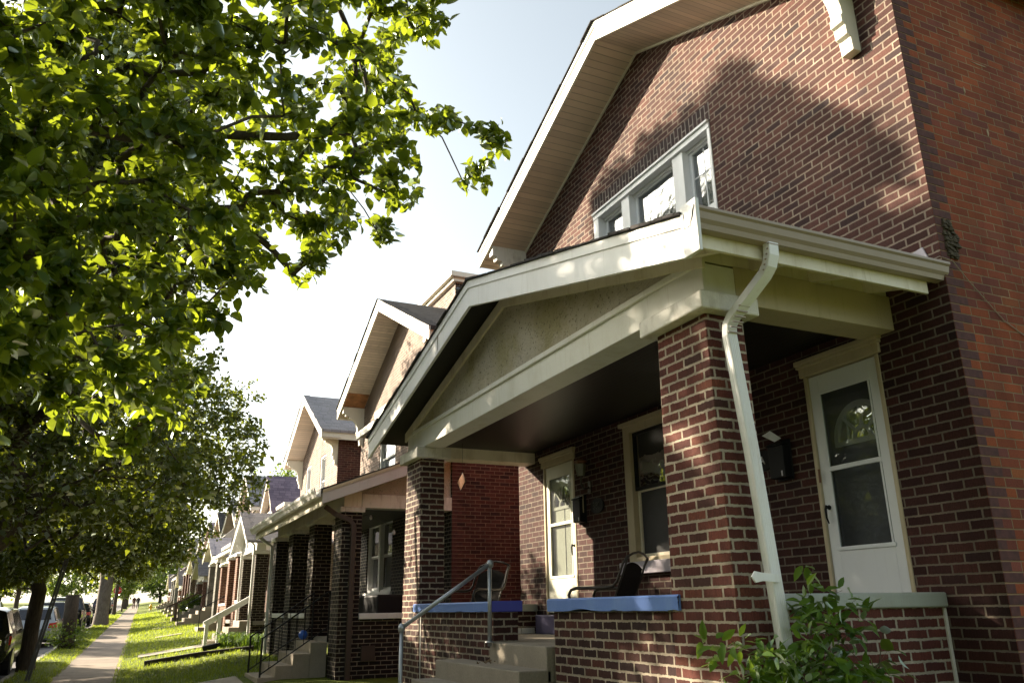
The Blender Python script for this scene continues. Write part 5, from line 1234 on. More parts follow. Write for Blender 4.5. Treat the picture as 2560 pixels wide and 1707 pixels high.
NEARB = [(3,1.11,3.81,0.09),(3.07,1.13,3.68,0.09),(3.35,1.18,3.71,0.1),(3.57,1.23,3.61,0.1),(3.27,1.06,3.21,0.09),(3.27,1.04,3.06,0.09),(4.03,1.23,3.01,0.11),(3.98,1.16,2.79,0.1),(3.25,1.15,4.23,0.1),(2.87,0.95,3.75,0.13),(3.77,1.25,4.42,0.17),(3.8,1.22,4.21,0.17),(3.21,1.03,3.8,0.14),(2.73,0.84,3.29,0.12),(3.9,1.2,4.02,0.17),(2.78,0.85,3.19,0.12),(3.66,1.12,3.69,0.15),(2.98,0.88,3.1,0.12),(3.45,1.02,3.33,0.14),(2.85,0.81,2.9,0.11),(2.83,0.8,2.89,0.11),(3.54,0.94,3.01,0.14),(4.15,1.11,3.26,0.16),(2.88,0.77,2.59,0.11),(4.26,1.14,3.06,0.16),(4.37,1.1,2.91,0.16),(4.04,1.01,2.81,0.15),(3.35,0.81,2.49,0.12),(2.84,0.69,2.35,0.11),(3.88,1.21,4.84,0.12),(2.98,0.84,3.89,0.14),(3.47,0.98,4.26,0.16),(3.69,1.04,4.26,0.16),(3.22,0.91,3.93,0.14),(3.72,1.01,3.98,0.16),(3.5,0.94,3.83,0.15),(3.47,0.91,3.66,0.15),(2.88,0.76,3.31,0.12),(3.95,1,3.67,0.16),(3.32,0.84,3.34,0.13),(2.98,0.75,2.98,0.12),(3.88,0.98,3.4,0.15),(4.23,1,3.36,0.16),(3.35,0.79,2.99,0.13),(3.56,0.81,2.89,0.14),(2.88,0.66,2.65,0.11),(3.8,0.8,2.73,0.14),(4.12,0.87,2.82,0.15),(4.21,0.82,2.65,0.16),(4.33,0.85,2.68,0.16),(4.05,0.78,2.47,0.1),(2.91,0.72,3.88,0.13),(3.4,0.84,4.27,0.15),(2.9,0.7,3.67,0.13),(3.02,0.73,3.75,0.13),(3.82,0.88,4.12,0.16),(3.3,0.76,3.78,0.14),(3.17,0.71,3.44,0.13),(3.02,0.68,3.35,0.12),(3.16,0.68,3.3,0.13),(3.67,0.79,3.58,0.15),(3.52,0.68,3.33,0.14),(3.95,0.76,3.54,0.16),(3.11,0.56,2.87,0.12),(3.79,0.68,3.15,0.15),(3.92,0.69,3.09,0.15),(3.19,0.56,2.82,0.12),(3.92,0.65,2.79,0.15),(2.97,0.49,2.5,0.11),(4.47,0.78,2.78,0.16),(3.36,0.59,2.48,0.12),(3.93,0.6,2.44,0.1),(3.73,0.81,4.83,0.12),(3.09,0.61,4.1,0.14),(3.5,0.69,4.43,0.16),(4.35,0.8,4.81,0.19),(2.9,0.53,3.74,0.13),(3.96,0.74,4.22,0.17),(3.77,0.7,4.09,0.16),(4.03,0.68,4.01,0.17),(3.81,0.64,3.88,0.16),(3.46,0.56,3.48,0.14),(4.03,0.66,3.79,0.16),(3.75,0.57,3.4,0.15),(2.98,0.45,3.03,0.12),(4.08,0.59,3.31,0.16),(4.08,0.59,3.31,0.16),(4.27,0.61,3.21,0.16),(3.14,0.45,2.78,0.12),(4.83,0.58,3.1,0.18),(3.34,0.4,2.64,0.12),(3.82,0.5,2.58,0.14),(3.58,0.47,2.51,0.13),(3.36,0.53,4.59,0.11),(3.58,0.53,4.57,0.16),(3.76,0.55,4.73,0.17),(3.29,0.49,4.03,0.14),(3.79,0.56,4.4,0.17),(4.39,0.63,4.59,0.19),(4.36,0.63,4.57,0.19),(4.44,0.6,4.33,0.18),(3.33,0.45,3.65,0.14),(4.26,0.51,3.95,0.17),(3.78,0.45,3.69,0.15),(3.65,0.39,3.4,0.14),(4.16,0.44,3.65,0.16),(3.98,0.39,3.32,0.15),(3.67,0.36,3.19,0.14),(3.48,0.33,2.89,0.13),(3.41,0.32,2.86,0.13),(4.96,0.48,3.16,0.18),(3.6,0.35,2.73,0.13),(4.32,0.37,2.81,0.16),(4.11,0.35,2.75,0.15),(4.93,0.32,2.72,0.18),(4.17,0.27,2.55,0.15),(4,0.4,5.3,0.13),(3.74,0.38,4.8,0.17),(4.35,0.45,5.33,0.2),(4.06,0.35,4.82,0.18),(3.56,0.3,4.43,0.16),(4.3,0.42,4.67,0.19),(4.56,0.44,4.85,0.2),(3.94,0.3,4.13,0.16),(4.45,0.34,4.45,0.19),(3.51,0.23,3.66,0.14),(4.58,0.3,4.29,0.19),(4.48,0.27,3.86,0.18),(4.24,0.26,3.74,0.17),(3.61,0.17,3.22,0.14),(3.54,0.17,3.19,0.14),(4.5,0.16,3.43,0.17),(4.83,0.17,3.56,0.18),(4.02,0.19,2.98,0.15),(3.89,0.19,2.94,0.14),(5.1,0.17,3.02,0.19),(3.6,0.12,2.6,0.13),(5.18,0.09,2.83,0.19),(4.06,0.07,2.56,0.15),(4.63,0.07,2.46,0.11),(4.25,0.22,5.6,0.14),(3.96,0.23,5.03,0.18),(3.12,0.18,4.3,0.15),(3.52,0.11,4.42,0.16),(3.49,0.11,4.39,0.16),(3.56,0.11,4.23,0.16),(3.65,0.11,4.3,0.16),(4.17,0.13,4.27,0.17),(4.67,0.14,4.59,0.19),(3.79,0.05,3.85,0.15),(3.46,0.04,3.66,0.14),(4.49,0.08,3.92,0.18),(3.76,0.06,3.54,0.15),(4.98,0.03,3.83,0.19),(3.47,0.02,3.15,0.13),(4.25,0.03,3.25,0.16),(4.12,0.03,3.2,0.16),(3.6,-0.05,2.79,0.13),(5.2,-0.07,3.33,0.19),(4.39,-0.12,2.86,0.16),(4.03,-0.11,2.76,0.15),(4.54,-0.1,2.67,0.16),(5.23,-0.12,2.83,0.19),(3.66,0.03,5.07,0.12),(3.59,-0,4.75,0.17),(3.33,-0,4.52,0.16),(3.25,-0.01,4.19,0.15),(3.3,-0.02,4.23,0.15),(3.87,-0.14,4.43,0.17),(3.59,-0.13,4.23,0.16),(4.4,-0.18,4.5,0.19),(4.18,-0.17,4.36,0.18),(4.22,-0.16,4.05,0.17),(3.5,-0.14,3.64,0.14),(4.58,-0.14,4.01,0.18),(4.41,-0.14,3.92,0.18),(4.06,-0.22,3.54,0.16),(3.88,-0.21,3.45,0.15),(4.95,-0.25,3.64,0.19),(3.74,-0.19,3.15,0.14),(4.27,-0.23,3.05,0.16),(4.17,-0.22,3.01,0.15),(4.21,-0.24,5.76,0.14),(4.12,-0.32,5.42,0.2),(3.3,-0.26,4.67,0.16),(3.43,-0.21,4.5,0.16),(4.39,-0.26,5.32,0.2),(4.02,-0.31,4.64,0.18),(3.65,-0.28,4.37,0.16),(4.71,-0.34,4.86,0.2),(3.9,-0.28,4.3,0.17),(4.62,-0.42,4.47,0.19),(4.56,-0.41,4.43,0.19),(4.12,-0.39,3.84,0.17),(4.41,-0.42,4,0.18),(5.06,-0.54,4.02,0.2),(5.15,-0.55,4.06,0.2),(3.64,-0.35,3.12,0.14),(4.23,-0.41,3.36,0.16),(3.44,-0.49,4.91,0.17),(3.94,-0.56,5.39,0.19),(3.4,-0.5,4.51,0.16),(3.74,-0.55,4.8,0.17),(3.69,-0.55,4.5,0.17),(3.41,-0.51,4.28,0.15),(3.54,-0.5,4.02,0.15),(4.33,-0.61,4.56,0.19),(3.97,-0.66,4.08,0.17),(4.56,-0.76,4.45,0.19),(3.96,-0.58,3.8,0.16),(4.97,-0.72,4.36,0.2),(4.26,-0.74,3.66,0.17),(4.97,-0.87,4.01,0.2),(4.86,-0.88,3.7,0.13),(3.97,-0.84,5.83,0.14),(4.38,-0.87,5.78,0.22),(3.47,-0.69,4.91,0.17),(3.69,-0.73,4.91,0.18),(4.39,-0.87,5.54,0.21),(3.58,-0.81,4.4,0.16),(4.07,-0.92,4.79,0.18),(4.05,-0.91,4.53,0.18),(4.71,-1.06,5.01,0.21),(4.37,-1,4.49,0.19),(3.8,-0.87,4.11,0.16),(4.01,-0.84,3.88,0.16),(4.91,-1.03,4.39,0.2),(4.69,-1.02,4.01,0.19),(4.08,-0.89,3.7,0.16),(4.45,-1.2,6.34,0.16),(4.15,-1.17,5.83,0.21),(3.39,-0.95,5.06,0.17),(3.85,-0.99,5,0.18),(4.46,-1.15,5.54,0.21),(4.42,-1.24,5.18,0.2),(4.9,-1.37,5.57,0.23),(4.8,-1.34,5.08,0.21),(4.44,-1.24,4.82,0.2),(4.6,-1.3,4.66,0.2),(3.91,-1.11,4.2,0.17),(4.15,-1.18,4.01,0.17),(4,-1.14,3.93,0.17),(5.24,-1.44,4.23,0.14),(4.09,-1.5,6.16,0.15),(3.96,-1.41,5.72,0.21),(3.43,-1.22,5.17,0.18),(3.63,-1.24,5.01,0.18),(3.97,-1.35,5.33,0.2),(3.95,-1.32,5,0.19),(4.87,-1.62,5.79,0.23),(4.25,-1.45,4.55,0.19),(4.6,-1.58,4.79,0.2),(3.97,-1.62,6.16,0.15),(4.14,-1.81,4.45,0.13),(4.79,-2,4.6,0.14)]
# ================================================================== VEGETATION
NR = np.random.default_rng(11)
SHX = [3.0, 3.88, 4.08, 4.38, 4.85, 5.42, 5.64, 5.8, 6.17, 6.29, 6.75, 7.0, 7.32, 7.49, 7.69, 7.87, 8.2, 8.56, 8.84, 9.08, 9.2]
SHZ = [4.2, 4.8, 5.2, 5.73, 6.24, 6.84, 7.0, 7.45, 7.56, 7.4, 7.46, 7.4, 7.36, 7.63, 7.64, 7.35, 7.3, 7.54, 7.45, 7.25, 5.6]
def facade_hit(p):
    t = (p[:, 1] + 5.6) / SUN[1]
    q = p - t[:, None] * SUN
    return q[:, 0], q[:, 2]
def open_sky(p, pad=0.1):
    '''crown points that leave the sun free on the upper gable'''
    x, z = facade_hit(p)
    b = np.interp(x, SHX, SHZ)
    lit = ((x > 9.05) & (x < 12.6) & (z > 5.5)) | ((x > 2.8) & (x <= 9.05) & (z > b - pad))
    return p[~lit]
SUN = np.array([0.742, 0.625, 0.44]); SUN = SUN / np.linalg.norm(SUN)

SUN = np.array([0.742, 0.625, 0.44]); SUN = SUN / np.linalg.norm(SUN)
def in_ell(c, s, n, shell=0.55, rg=None):
    rg = rg or NR
    d = rg.normal(size=(n, 3)); d /= np.linalg.norm(d, axis=1)[:, None]
    r = rg.uniform(0, 1, n) ** (1 / 3.0); r = shell + (1 - shell) * r
    r *= 0.86 + 0.2 * np.sin(d[:, 0] * 5 + c[0]) * np.sin(d[:, 1] * 6 + 1) + 0.1 * np.sin(d[:, 2] * 9)
    return np.array(c) + d * r[:, None] * np.array(s)

def gaps(pts, rays, rad):
    keep = np.ones(len(pts), bool)
    for p in rays:
        v = pts - np.array(p[:3]); t = v @ SUN
        dist = np.linalg.norm(v - t[:, None] * SUN, axis=1)
        keep &= dist > (p[3] if len(p) > 3 else rad)
    return pts[keep]

def grow(trunk, keys, pts, step=0.35, droop=0.1, rg=None):
    rg = rg or NR
    cap = len(trunk) + (len(keys) + len(pts)) * 14 + 50
    P = np.zeros((cap, 3)); par = np.full(cap, -1, int); n = 0
    for i, p in enumerate(trunk):
        P[n] = p; par[n] = n - 1; n += 1
    nt = len(trunk); tips = []
    lo = max(1, nt - 2)
    pts = np.array(pts); fork = np.array(trunk[-1])
    order = np.argsort(np.linalg.norm(pts - fork, axis=1)) if len(pts) else []
    seq = [(k, True) for k in keys] + [(pts[i], False) for i in order]
    for tgt, iskey in seq:
        tgt = np.array(tgt, float)
        d2 = np.sum((P[lo:n] - tgt) ** 2, axis=1)
        j = lo + int(np.argmin(d2)); dist = math.sqrt(d2[j - lo])
        k = int(min(12, max(1, round(dist / step))))
        p0 = P[j].copy(); pd = P[j] - P[par[j]] if par[j] >= 0 else np.array([0, 0, 1.0])
        pd = pd / (np.linalg.norm(pd) + 1e-9)
        p1 = p0 + pd * dist * 0.35 + np.array([0, 0, 0.12 * dist])
        prev = j
        for i in range(1, k + 1):
            t = i / k
            q = (1 - t) ** 2 * p0 + 2 * t * (1 - t) * p1 + t * t * tgt
            if i < k: q = q + rg.normal(size=3) * 0.05 * step
            P[n] = q; par[n] = prev; prev = n; n += 1
        if not iskey: tips.append(n - 1)
    return P[:n], par[:n], np.array(tips, int)

def wood_mesh(name, P, par, tips, r0, rtip, mat, parent, exp=2.3, flare=0.0, sides=(10, 6, 4, 3)):
    n = len(P); cnt = np.zeros(n); cnt[tips] = 1
    nch = np.zeros(n, int)
    for i in range(n - 1, 0, -1):
        if nch[i] == 0 and cnt[i] == 0: cnt[i] = 0.4
        cnt[par[i]] += cnt[i]; nch[par[i]] += 1
    rad = np.maximum(rtip, r0 * (cnt / cnt[0]) ** (1 / exp))
    kids = [[] for _ in range(n)]
    for i in range(1, n): kids[par[i]].append(i)
    m = MB(); stack = [(0, None)]
    while stack:
        i, frm = stack.pop()
        path = []; rs = []
        if frm is not None: path.append(P[frm]); rs.append(min(rad[frm], rad[i] * 1.25))
        while True:
            path.append(P[i]); rs.append(rad[i])
            if not kids[i]: break
            ks = sorted(kids[i], key=lambda c: -cnt[c])
            for c in ks[1:]: stack.append((c, i))
            i = ks[0]
        if len(path) < 2: continue
        if frm is None and flare:
            rs[0] = rs[0] * (1 + flare); 
        rm = max(rs); s = sides[0] if rm > 0.06 else (sides[1] if rm > 0.025 else (sides[2] if rm > 0.01 else sides[3]))
        m.tube(path, [float(q) for q in rs], s, cap=False)
    return m.build(name, mat, parent, smooth=True)

LEAF_T = np.array([(0, 0, 0), (0, .33, 0), (0, .68, 0), (0, 1.02, 0), (-.2, .12, .05), (-.37, .38, .1), (-.26, .72, .07), (.2, .12, .05), (.37, .38, .1), (.26, .72, .07)], float)
LEAF_F = [(0, 1, 5, 4), (1, 2, 6, 5), (2, 3, 6), (0, 7, 8, 1), (1, 8, 9, 2), (2, 9, 3)]
SLIM_T = LEAF_T * np.array([0.62, 1, 0.8])
QUAD_T = np.array([(0, 0, 0), (-.38, .42, .1), (0, 1, 0), (.38, .42, .1)], float)
QUAD_F = [(0, 3, 2, 1)]

def leaves_mesh(name, pos, out, size, mat, parent, T=QUAD_T, F=QUAD_F, droop=0.45, rnd=0.8, curl=0.16, rg=None, jit=0.25):
    rg = rg or NR
    n = len(pos)
    if n == 0: return None
    d = rg.normal(size=(n, 3)) * rnd + out * 0.6 + np.array([0, 0, -droop])
    d /= np.linalg.norm(d, axis=1)[:, None]
    up = np.array([0, 0, 1.0]) + rg.normal(size=(n, 3)) * 0.55
    sd = np.cross(d, up); sd /= (np.linalg.norm(sd, axis=1)[:, None] + 1e-9)
    nr = np.cross(sd, d)
    L = size * rg.uniform(1 - jit, 1 + jit, n)
    t = T.copy(); t[:, 2] -= curl * t[:, 1] ** 2
    cz = rg.uniform(0.3, 1.6, n)
    V = pos[:, None, :] + L[:, None, None] * (t[None, :, 0, None] * sd[:, None, :] + t[None, :, 1, None] * d[:, None, :] + (t[None, :, 2] * cz[:, None])[:, :, None] * nr[:, None, :])
    k = len(T); V = V.reshape(-1, 3)
    off = np.array(root_loc(parent)) if parent is not None else np.zeros(3)
    V = V - off
    loops = np.concatenate([np.array(f) for f in F]); lens = np.array([len(f) for f in F])
    LI = (loops[None, :] + (np.arange(n) * k)[:, None]).ravel()
    starts = np.concatenate([[0], np.cumsum(lens)[:-1]])
    LS = (starts[None, :] + (np.arange(n) * len(loops))[:, None]).ravel()
    LT = np.tile(lens, n)
    me = bpy.data.meshes.new(name)
    me.vertices.add(len(V)); me.vertices.foreach_set('co', V.astype(np.float32).ravel())
    me.loops.add(len(LI)); me.loops.foreach_set('vertex_index', LI.astype(np.int32))
    me.polygons.add(len(LS)); me.polygons.foreach_set('loop_start', LS.astype(np.int32)); me.polygons.foreach_set('loop_total', LT.astype(np.int32))
    me.polygons.foreach_set('use_smooth', np.ones(len(LS), bool))
    at = me.attributes.new('rnd', 'FLOAT', 'POINT')
    at.data.foreach_set('value', np.repeat(rg.uniform(0, 1, n), k).astype(np.float32))
    me.materials.append(mat); me.update(calc_edges=True); me.validate()
    o = bpy.data.objects.new(name, me); COL.objects.link(o)
    if parent is not None: o.parent = parent
    return o

def tip_leaves(P, par, tips, per, spread, rg=None):
    rg = rg or NR
    a = P[tips]; b = P[par[tips]]
    ax = a - b; ln = np.linalg.norm(ax, axis=1)[:, None] + 1e-9; ax = ax / ln
    idx = np.repeat(np.arange(len(tips)), per)
    u = rg.uniform(0, 1, len(idx)) ** 1.3
    pos = a[idx] - ax[idx] * (np.minimum(ln[idx, 0], spread * 2.2) * u)[:, None] + rg.normal(size=(len(idx), 3)) * spread * 0.42
    return pos, ax[idx]

def tree(label, base, trunk, keys, pts, r0, rtip, leaf, per, spread, group=None, step=0.4, bark='bark', lm='leaf_far', T=QUAD_T, F=QUAD_F, name='street_tree', flare=0.35, seed=1, droop=0.4, sides=(10, 6, 4, 3), exp=2.1):
    rg = np.random.default_rng(seed)
    t = thing(name, label, 'tree', base, group)
    P, par, tips = grow(trunk, keys, pts, step, rg=rg)
    wood_mesh('trunk', P, par, tips, r0, rtip, M[bark], t, flare=flare, sides=sides, exp=exp)
    pos, out = tip_leaves(P, par, tips, per, spread, rg)
    leaves_mesh('crown', pos, out, leaf, M[lm], t, T, F, droop=droop, rg=rg, jit=0.42)
    return t

# ---- the near pear tree whose boughs hang over the sidewalk (trunk is outside the picture on the left)
rg = np.random.default_rng(5)
near = []
for (x, y, z, r) in NEARB:
    for k in range(8):
        d = rg.normal(size=3); d /= np.linalg.norm(d); near.append(np.array((x, y, z)) + d * r * 1.15 * rg.uniform(0.2, 1.0))
near = np.array(near)
up_c = in_ell((5.6, 2.6, 6.4), (2.6, 2.3, 2.6), 420, 0.5, rg)
up_c = up_c[up_c[:, 1] > 0.17 * up_c[:, 0] + 0.35]
keysN = [(5.2, 1.9, 3.0), (4.3, 1.0, 3.4), (4.0, 0.4, 3.0), (4.9, 0.9, 4.3), (4.6, 0.2, 4.2), (4.4, -0.6, 4.3), (4.5, -1.3, 4.5), (4.2, 0.3, 5.0), (4.1, -0.7, 5.3), (3.9, 0.6, 2.7), (4.8, 0.4, 3.2), (5.6, 3.2, 5.0), (6.3, 2.8, 5.6), (5.5, 2.4, 7.2)]
tree('near pear tree whose leafy boughs overhang the top left of the view', (5.6, 2.3, 0), [(5.6, 2.3, -0.1), (5.6, 2.3, 0.6), (5.58, 2.32, 1.3), (5.6, 2.3, 2.0), (5.58, 2.28, 2.4)], keysN, np.concatenate([near, up_c]), 0.115, 0.0016, 0.062, 13, 0.052, 'pear trees along the kerb', step=0.16, lm='leaf', T=LEAF_T, F=LEAF_F, seed=21, exp=1.85, sides=(12, 8, 6, 4))

# ---- second tree, throws its shadow on the large house
SUNSPOTS = [(4.97, -5.6, 5.54, 0.2), (4.3, -5.6, 4.9, 0.22), (10.4, -5.6, 2.7, 0.75), (10.45, -5.6, 2.1, 0.3), (11.2, -3.63, 2.7, 0.6), (11.2, -3.63, 1.6, 0.4), (9.3, -3.65, 1.0, 0.22), (4.25, -3.2, 4.1, 0.22), (8.0, -3.6, 1.2, 0.14), (4.9, -3.63, 1.0, 0.3), (4.9, -3.63, 2.9, 0.12), (10.3, -3.65, 0.95, 0.25), (5.6, -3.65, 1.1, 0.18), (11.25, -5.6, 3.3, 0.55), (9.6, -5.6, 2.2, 0.35)]
rg = np.random.default_rng(6)
ptsB = np.concatenate([in_ell((15.6, 2.1, 7.6), (4.1, 3.6, 5.0), 3000, 0.35, rg), in_ell((15.9, 2.1, 10.0), (3.3, 3.2, 3.3), 1900, 0.2, rg), in_ell((15.4, 0.9, 4.2), (4.2, 3.0, 1.8), 1200, 0.3, rg), in_ell((12.3, 2.4, 6.6), (2.4, 2.4, 2.6), 500, 0.3, rg)])
fx = rg.uniform(3.5, 9.1, 3400); fz = rg.uniform(3.4, 7.7, 3400); fy_ = rg.uniform(-0.6, 4.6, 3400)
fill = np.stack([fx, np.full(3400, -5.6), fz], 1) + ((fy_ + 5.6) / SUN[1])[:, None] * SUN
fill = fill[np.sum(((fill - np.array((15.6, 2.0, 8.2))) / np.array((5.9, 3.9, 5.9))) ** 2, axis=1) < 1.0]
ptsB = open_sky(np.concatenate([ptsB, fill]))
ptsB = gaps(ptsB, SUNSPOTS, 0.5)
ptsB = ptsB[(ptsB[:, 2] > 2.5)]
keysB = [(15.3, 1.3, 3.2), (15.1, 0.2, 4.0), (14.6, -0.6, 5.0), (16.6, 1.4, 4.4), (14.2, 3.2, 4.5), (15.6, 2.2, 5.5), (16.8, 3.4, 6.5), (14.6, 1.2, 7.2), (15.6, 2.2, 9.2), (13.2, 2.2, 5.6)]
tree('tall dense pear tree, second along the kerb, casting the shade on the large house', (15.5, 2.4, 0.1), [(15.5, 2.4, 0.0), (15.5, 2.38, 0.8), (15.48, 2.3, 1.5), (15.5, 2.25, 2.0)], keysB, ptsB, 0.25, 0.004, 0.11, 16, 0.18, 'pear trees along the kerb', step=0.4, seed=22)
# ---- third tree: dark trunk at the lower left
rg = np.random.default_rng(7)
b3 = (25.0, 1.85, 0.27)
ptsC = np.concatenate([in_ell((24.8, 1.3, 6.8), (4.6, 4.3, 4.6), 2900, 0.38, rg), in_ell((24.3, 0.4, 3.7), (3.4, 2.9, 1.4), 1000, 0.3, rg), in_ell((24.0, 3.2, 3.6), (3.6, 3.0, 1.5), 800, 0.2, rg), in_ell((24.0, -2.3, 6.0), (1.6, 1.4, 2.2), 260, 0.2, rg)])
ptsC = open_sky(gaps(ptsC, SUNSPOTS, 0.6))
ptsC = np.concatenate([ptsC, in_ell((22.6, 2.7, 2.9), (2.2, 1.5, 0.9), 380, 0.1, rg)])
ptsC = ptsC[ptsC[:, 2] > 2.0]
keysC = [(24.8, 2.5, 3.0), (25.0, 1.1, 3.0), (24.6, 0.2, 3.8), (24.4, -1.2, 5.0), (25.5, 3.3, 4.2), (24.6, 1.4, 5.2), (25.5, 0.6, 6.4), (24.8, 1.8, 8.0)]
tree('dark trunked pear tree beside the leaning sign post, forking low above the parked cars', b3, [(25.0, 1.85, 0.2), (25.0, 1.86, 0.8), (25.0, 1.86, 1.4), (25.02, 1.84, 1.9), (25.0, 1.82, 2.2)], keysC, ptsC, 0.18, 0.005, 0.115, 14, 0.19, 'pear trees along the kerb', step=0.45, seed=23)
# ---- further street trees
def far_tree(label, x, v, h, rc, r0, seed, zlow=2.6, bark='bark', lm='leaf_far', leaf=0.16, n=900, per=11, group='pear trees along the kerb', name='street_tree', zb=None, back=False, cy=None):
    rg = np.random.default_rng(seed); z0 = zg(x) if zb is None else zb; y = v + sk(x)
    c = (x, y if cy is None else cy, z0 + (h + zlow) / 2)
    pts = in_ell(c, (rc, rc, (h - zlow) / 2), n, 0.4, rg)
    keys = [(x + rc * .4, c[1] + rc * .3, c[2] - 1), (x - rc * .4, c[1] - rc * .35, c[2] - .8), (x, c[1] + rc * .2, c[2] + .3), (x + .2, c[1] - rc * .4, c[2] + 1), (x, c[1], c[2] + h * .2)]
    return tree(label, (x, y, z0), [(x, y, z0 - 0.1), (x, y, z0 + 0.8), (x + .03, y, z0 + 1.6), (x, y - .03, z0 + zlow * .85)], keys, pts, r0, 0.01, leaf, per, leaf * 1.6, group, step=0.7, bark=bark, lm=lm, seed=seed, name=name)
far_tree('grey barked tree with a thick flared trunk on the verge past the leafy stump', 60.0, 1.9, 9.0, 4.0, 0.38, 31, zlow=3.2, bark='bark_grey', leaf=0.17, n=1100)
far_tree('bright green street tree rising behind the dark foliage, left of the lilac roof', 66.0, 1.95, 12.5, 4.8, 0.28, 32, zlow=3.2, lm='leaf_light', leaf=0.2, n=1500)
far_tree('street tree just before the side street', 90.0, 1.95, 8.0, 3.4, 0.16, 34, zlow=2.9, lm='leaf_far', leaf=0.22, n=700)
far_tree('small young tree on the verge beyond the side street', 112.0, 1.7, 4.6, 1.5, 0.08, 35, zlow=1.3, lm='leaf_light', leaf=0.2, n=350, name='young_tree')
far_tree('street tree beyond the side street closing the view', 135.0, 1.8, 9.5, 4.6, 0.3, 36, zlow=2.6, leaf=0.28, n=800)
far_tree('last visible street tree at the end of the sidewalk', 165.0, 2.0, 10.0, 5.0, 0.3, 37, zlow=2.6, lm='leaf_light', leaf=0.34, n=700)
far_tree('tall light green tree standing behind the row of houses', 92.0, -13.0, 15.5, 4.2, 0.35, 38, zlow=4, lm='leaf_light', leaf=0.26, n=900, group='trees behind the houses', name='garden_tree')
far_tree('tree in front of the last houses, its crown over the far stairs', 128.0, -6.0, 9.0, 4.5, 0.3, 39, zlow=2.5, lm='leaf_light', leaf=0.28, n=700, group='trees behind the houses', name='garden_tree')
far_tree('garden tree peeping above the tan house roof', 60.0, -17.0, 11.5, 3.0, 0.3, 40, zlow=4, lm='leaf_light', leaf=0.22, n=600, group='trees behind the houses', name='garden_tree')
for i, (x, h) in enumerate(((-4.5, 10), (-14, 10))):  # unseen kerb trees, added to block sky light on the porch
    far_tree(['added pear tree along the kerb just behind the camera', 'added pear tree along the kerb farther behind the camera'][i], x, 2.4, h, 4.0, 0.25, 70 + i, zlow=2.6, leaf=0.2, n=700)
for i, (x, h) in enumerate(((-12, 11), (-2, 11.5), (8, 11))):  # unseen trees opposite, added to lower the sky light in the shade
    far_tree(['added tree across the street behind the camera', 'added tree across the street facing the camera spot', 'added tree across the street facing the large house'][i], x, 12.7, h, 4.8, 0.25, 80 + i, zlow=1.4, leaf=0.29, n=1100, group='trees across the street')
for i, (x, v, h) in enumerate(((190, -14, 13), (196, -4, 12), (200, 5, 13), (192, 14, 12), (185, 24, 13), (205, -24, 14))):
    far_tree(['distant tree closing the street, rightmost but one', 'distant tree at the end of the sidewalk', 'distant tree at the end of the street', 'distant tree left of the street end', 'distant tree farthest left of the street end', 'distant tree farthest right at the street end'][i], x, v, h, 6.5, 0.3, 90 + i, zlow=0.6, leaf=0.5, n=500, lm='leaf_light' if i % 2 else 'leaf_far', group='distant trees')
for i, (x, v, h) in enumerate(((30, 15.6, 2.6), (38, 15.8, 3.2), (52, 15.6, 3.0), (58, 16, 3.4), (72, 15.7, 3.2), (90, 16, 3.6), (100, 15, 4.0))):
    far_tree(['hedge bush across the street behind the red car', 'taller hedge bush across the street behind the silver car', 'hedge bush across the street behind the black pickup', 'hedge bush across the street past the pickup', 'hedge bush across the street by the navy car', 'hedge bush across the street near the side street', 'hedge bush at the side street corner'][i], x, v, h, 2.4, 0.06, 120 + i, zlow=0.2, leaf=0.2, n=330, group='hedge bushes across the street', name='garden_bush')
for i, (x, h) in enumerate(((22, 10.5), (34, 9.5), (47, 10.5), (63, 10), (84, 10), (112, 11))):
    far_tree(['broad tree across the street nearest the parked cars', 'second tree across the street', 'third tree across the street', 'fourth tree across the street', 'fifth tree across the street', 'farthest tree across the street'][i], x, 12.7, h, 4.2, 0.25, 50 + i, zlow=1.6, leaf=0.27, n=950, group='trees across the street')

# ---- stump with sprouts
sx, sy = 34.8, 1.42
t = thing('tree_stump', 'cut tree stump with a bush of bright sprouts round its foot', 'tree stump', (sx, sy, zg(sx)))
m = MB().tube([(sx, sy, zg(sx) - 0.1), (sx, sy, zg(sx) + 0.15), (sx + 0.02, sy, zg(sx) + 0.9), (sx, sy + 0.02, zg(sx) + 1.85)], [0.34, 0.26, 0.23, 0.225], 14)
m.build('trunk', M['bark'], t, smooth=True)
rg = np.random.default_rng(9)
p = in_ell((sx, sy, zg(sx) + 0.4), (0.85, 0.8, 0.5), 700, 0.3, rg); p = p[p[:, 2] > zg(sx)]
leaves_mesh('foliage', p, p - np.array((sx, sy, zg(sx))), 0.12, M['leaf_light'], t, droop=0.0, rg=rg)
rg = np.random.default_rng(10)
# ---- shrub by the downspout
t = thing('shrub', 'leafy green sapling shrub growing against the right porch pier and white downspout', 'shrub', (4.05, -3.9, 0.2))
key = [(4.08, -3.85, 0.9), (4.1, -3.95, 1.35), (4.12, -4.0, 1.65), (4.08, -3.92, 1.82), (4.05, -3.5, 1.3), (4.08, -3.2, 1.46), (4.1, -4.4, 1.2), (4.1, -4.6, 1.3)]
arms = [((4.08, -3.9, 1.1), (4.1, -3.93, 1.85), 26), ((4.08, -4.0, 1.5), (4.1, -4.22, 1.68), 14), ((4.06, -3.75, 1.2), (4.1, -3.08, 1.45), 22), ((4.06, -3.5, 1.15), (4.08, -3.3, 1.28), 12), ((4.08, -4.1, 1.3), (4.12, -4.45, 1.5), 16), ((4.08, -4.2, 1.15), (4.12, -4.62, 1.2), 14)]
pp = []
for a, b, n in arms:
    for i in range(n):
        q = np.array(a) + (np.array(b) - np.array(a)) * rg.uniform(0, 1); pp.append(q + rg.normal(size=3) * np.array((0.07, 0.05, 0.045)))
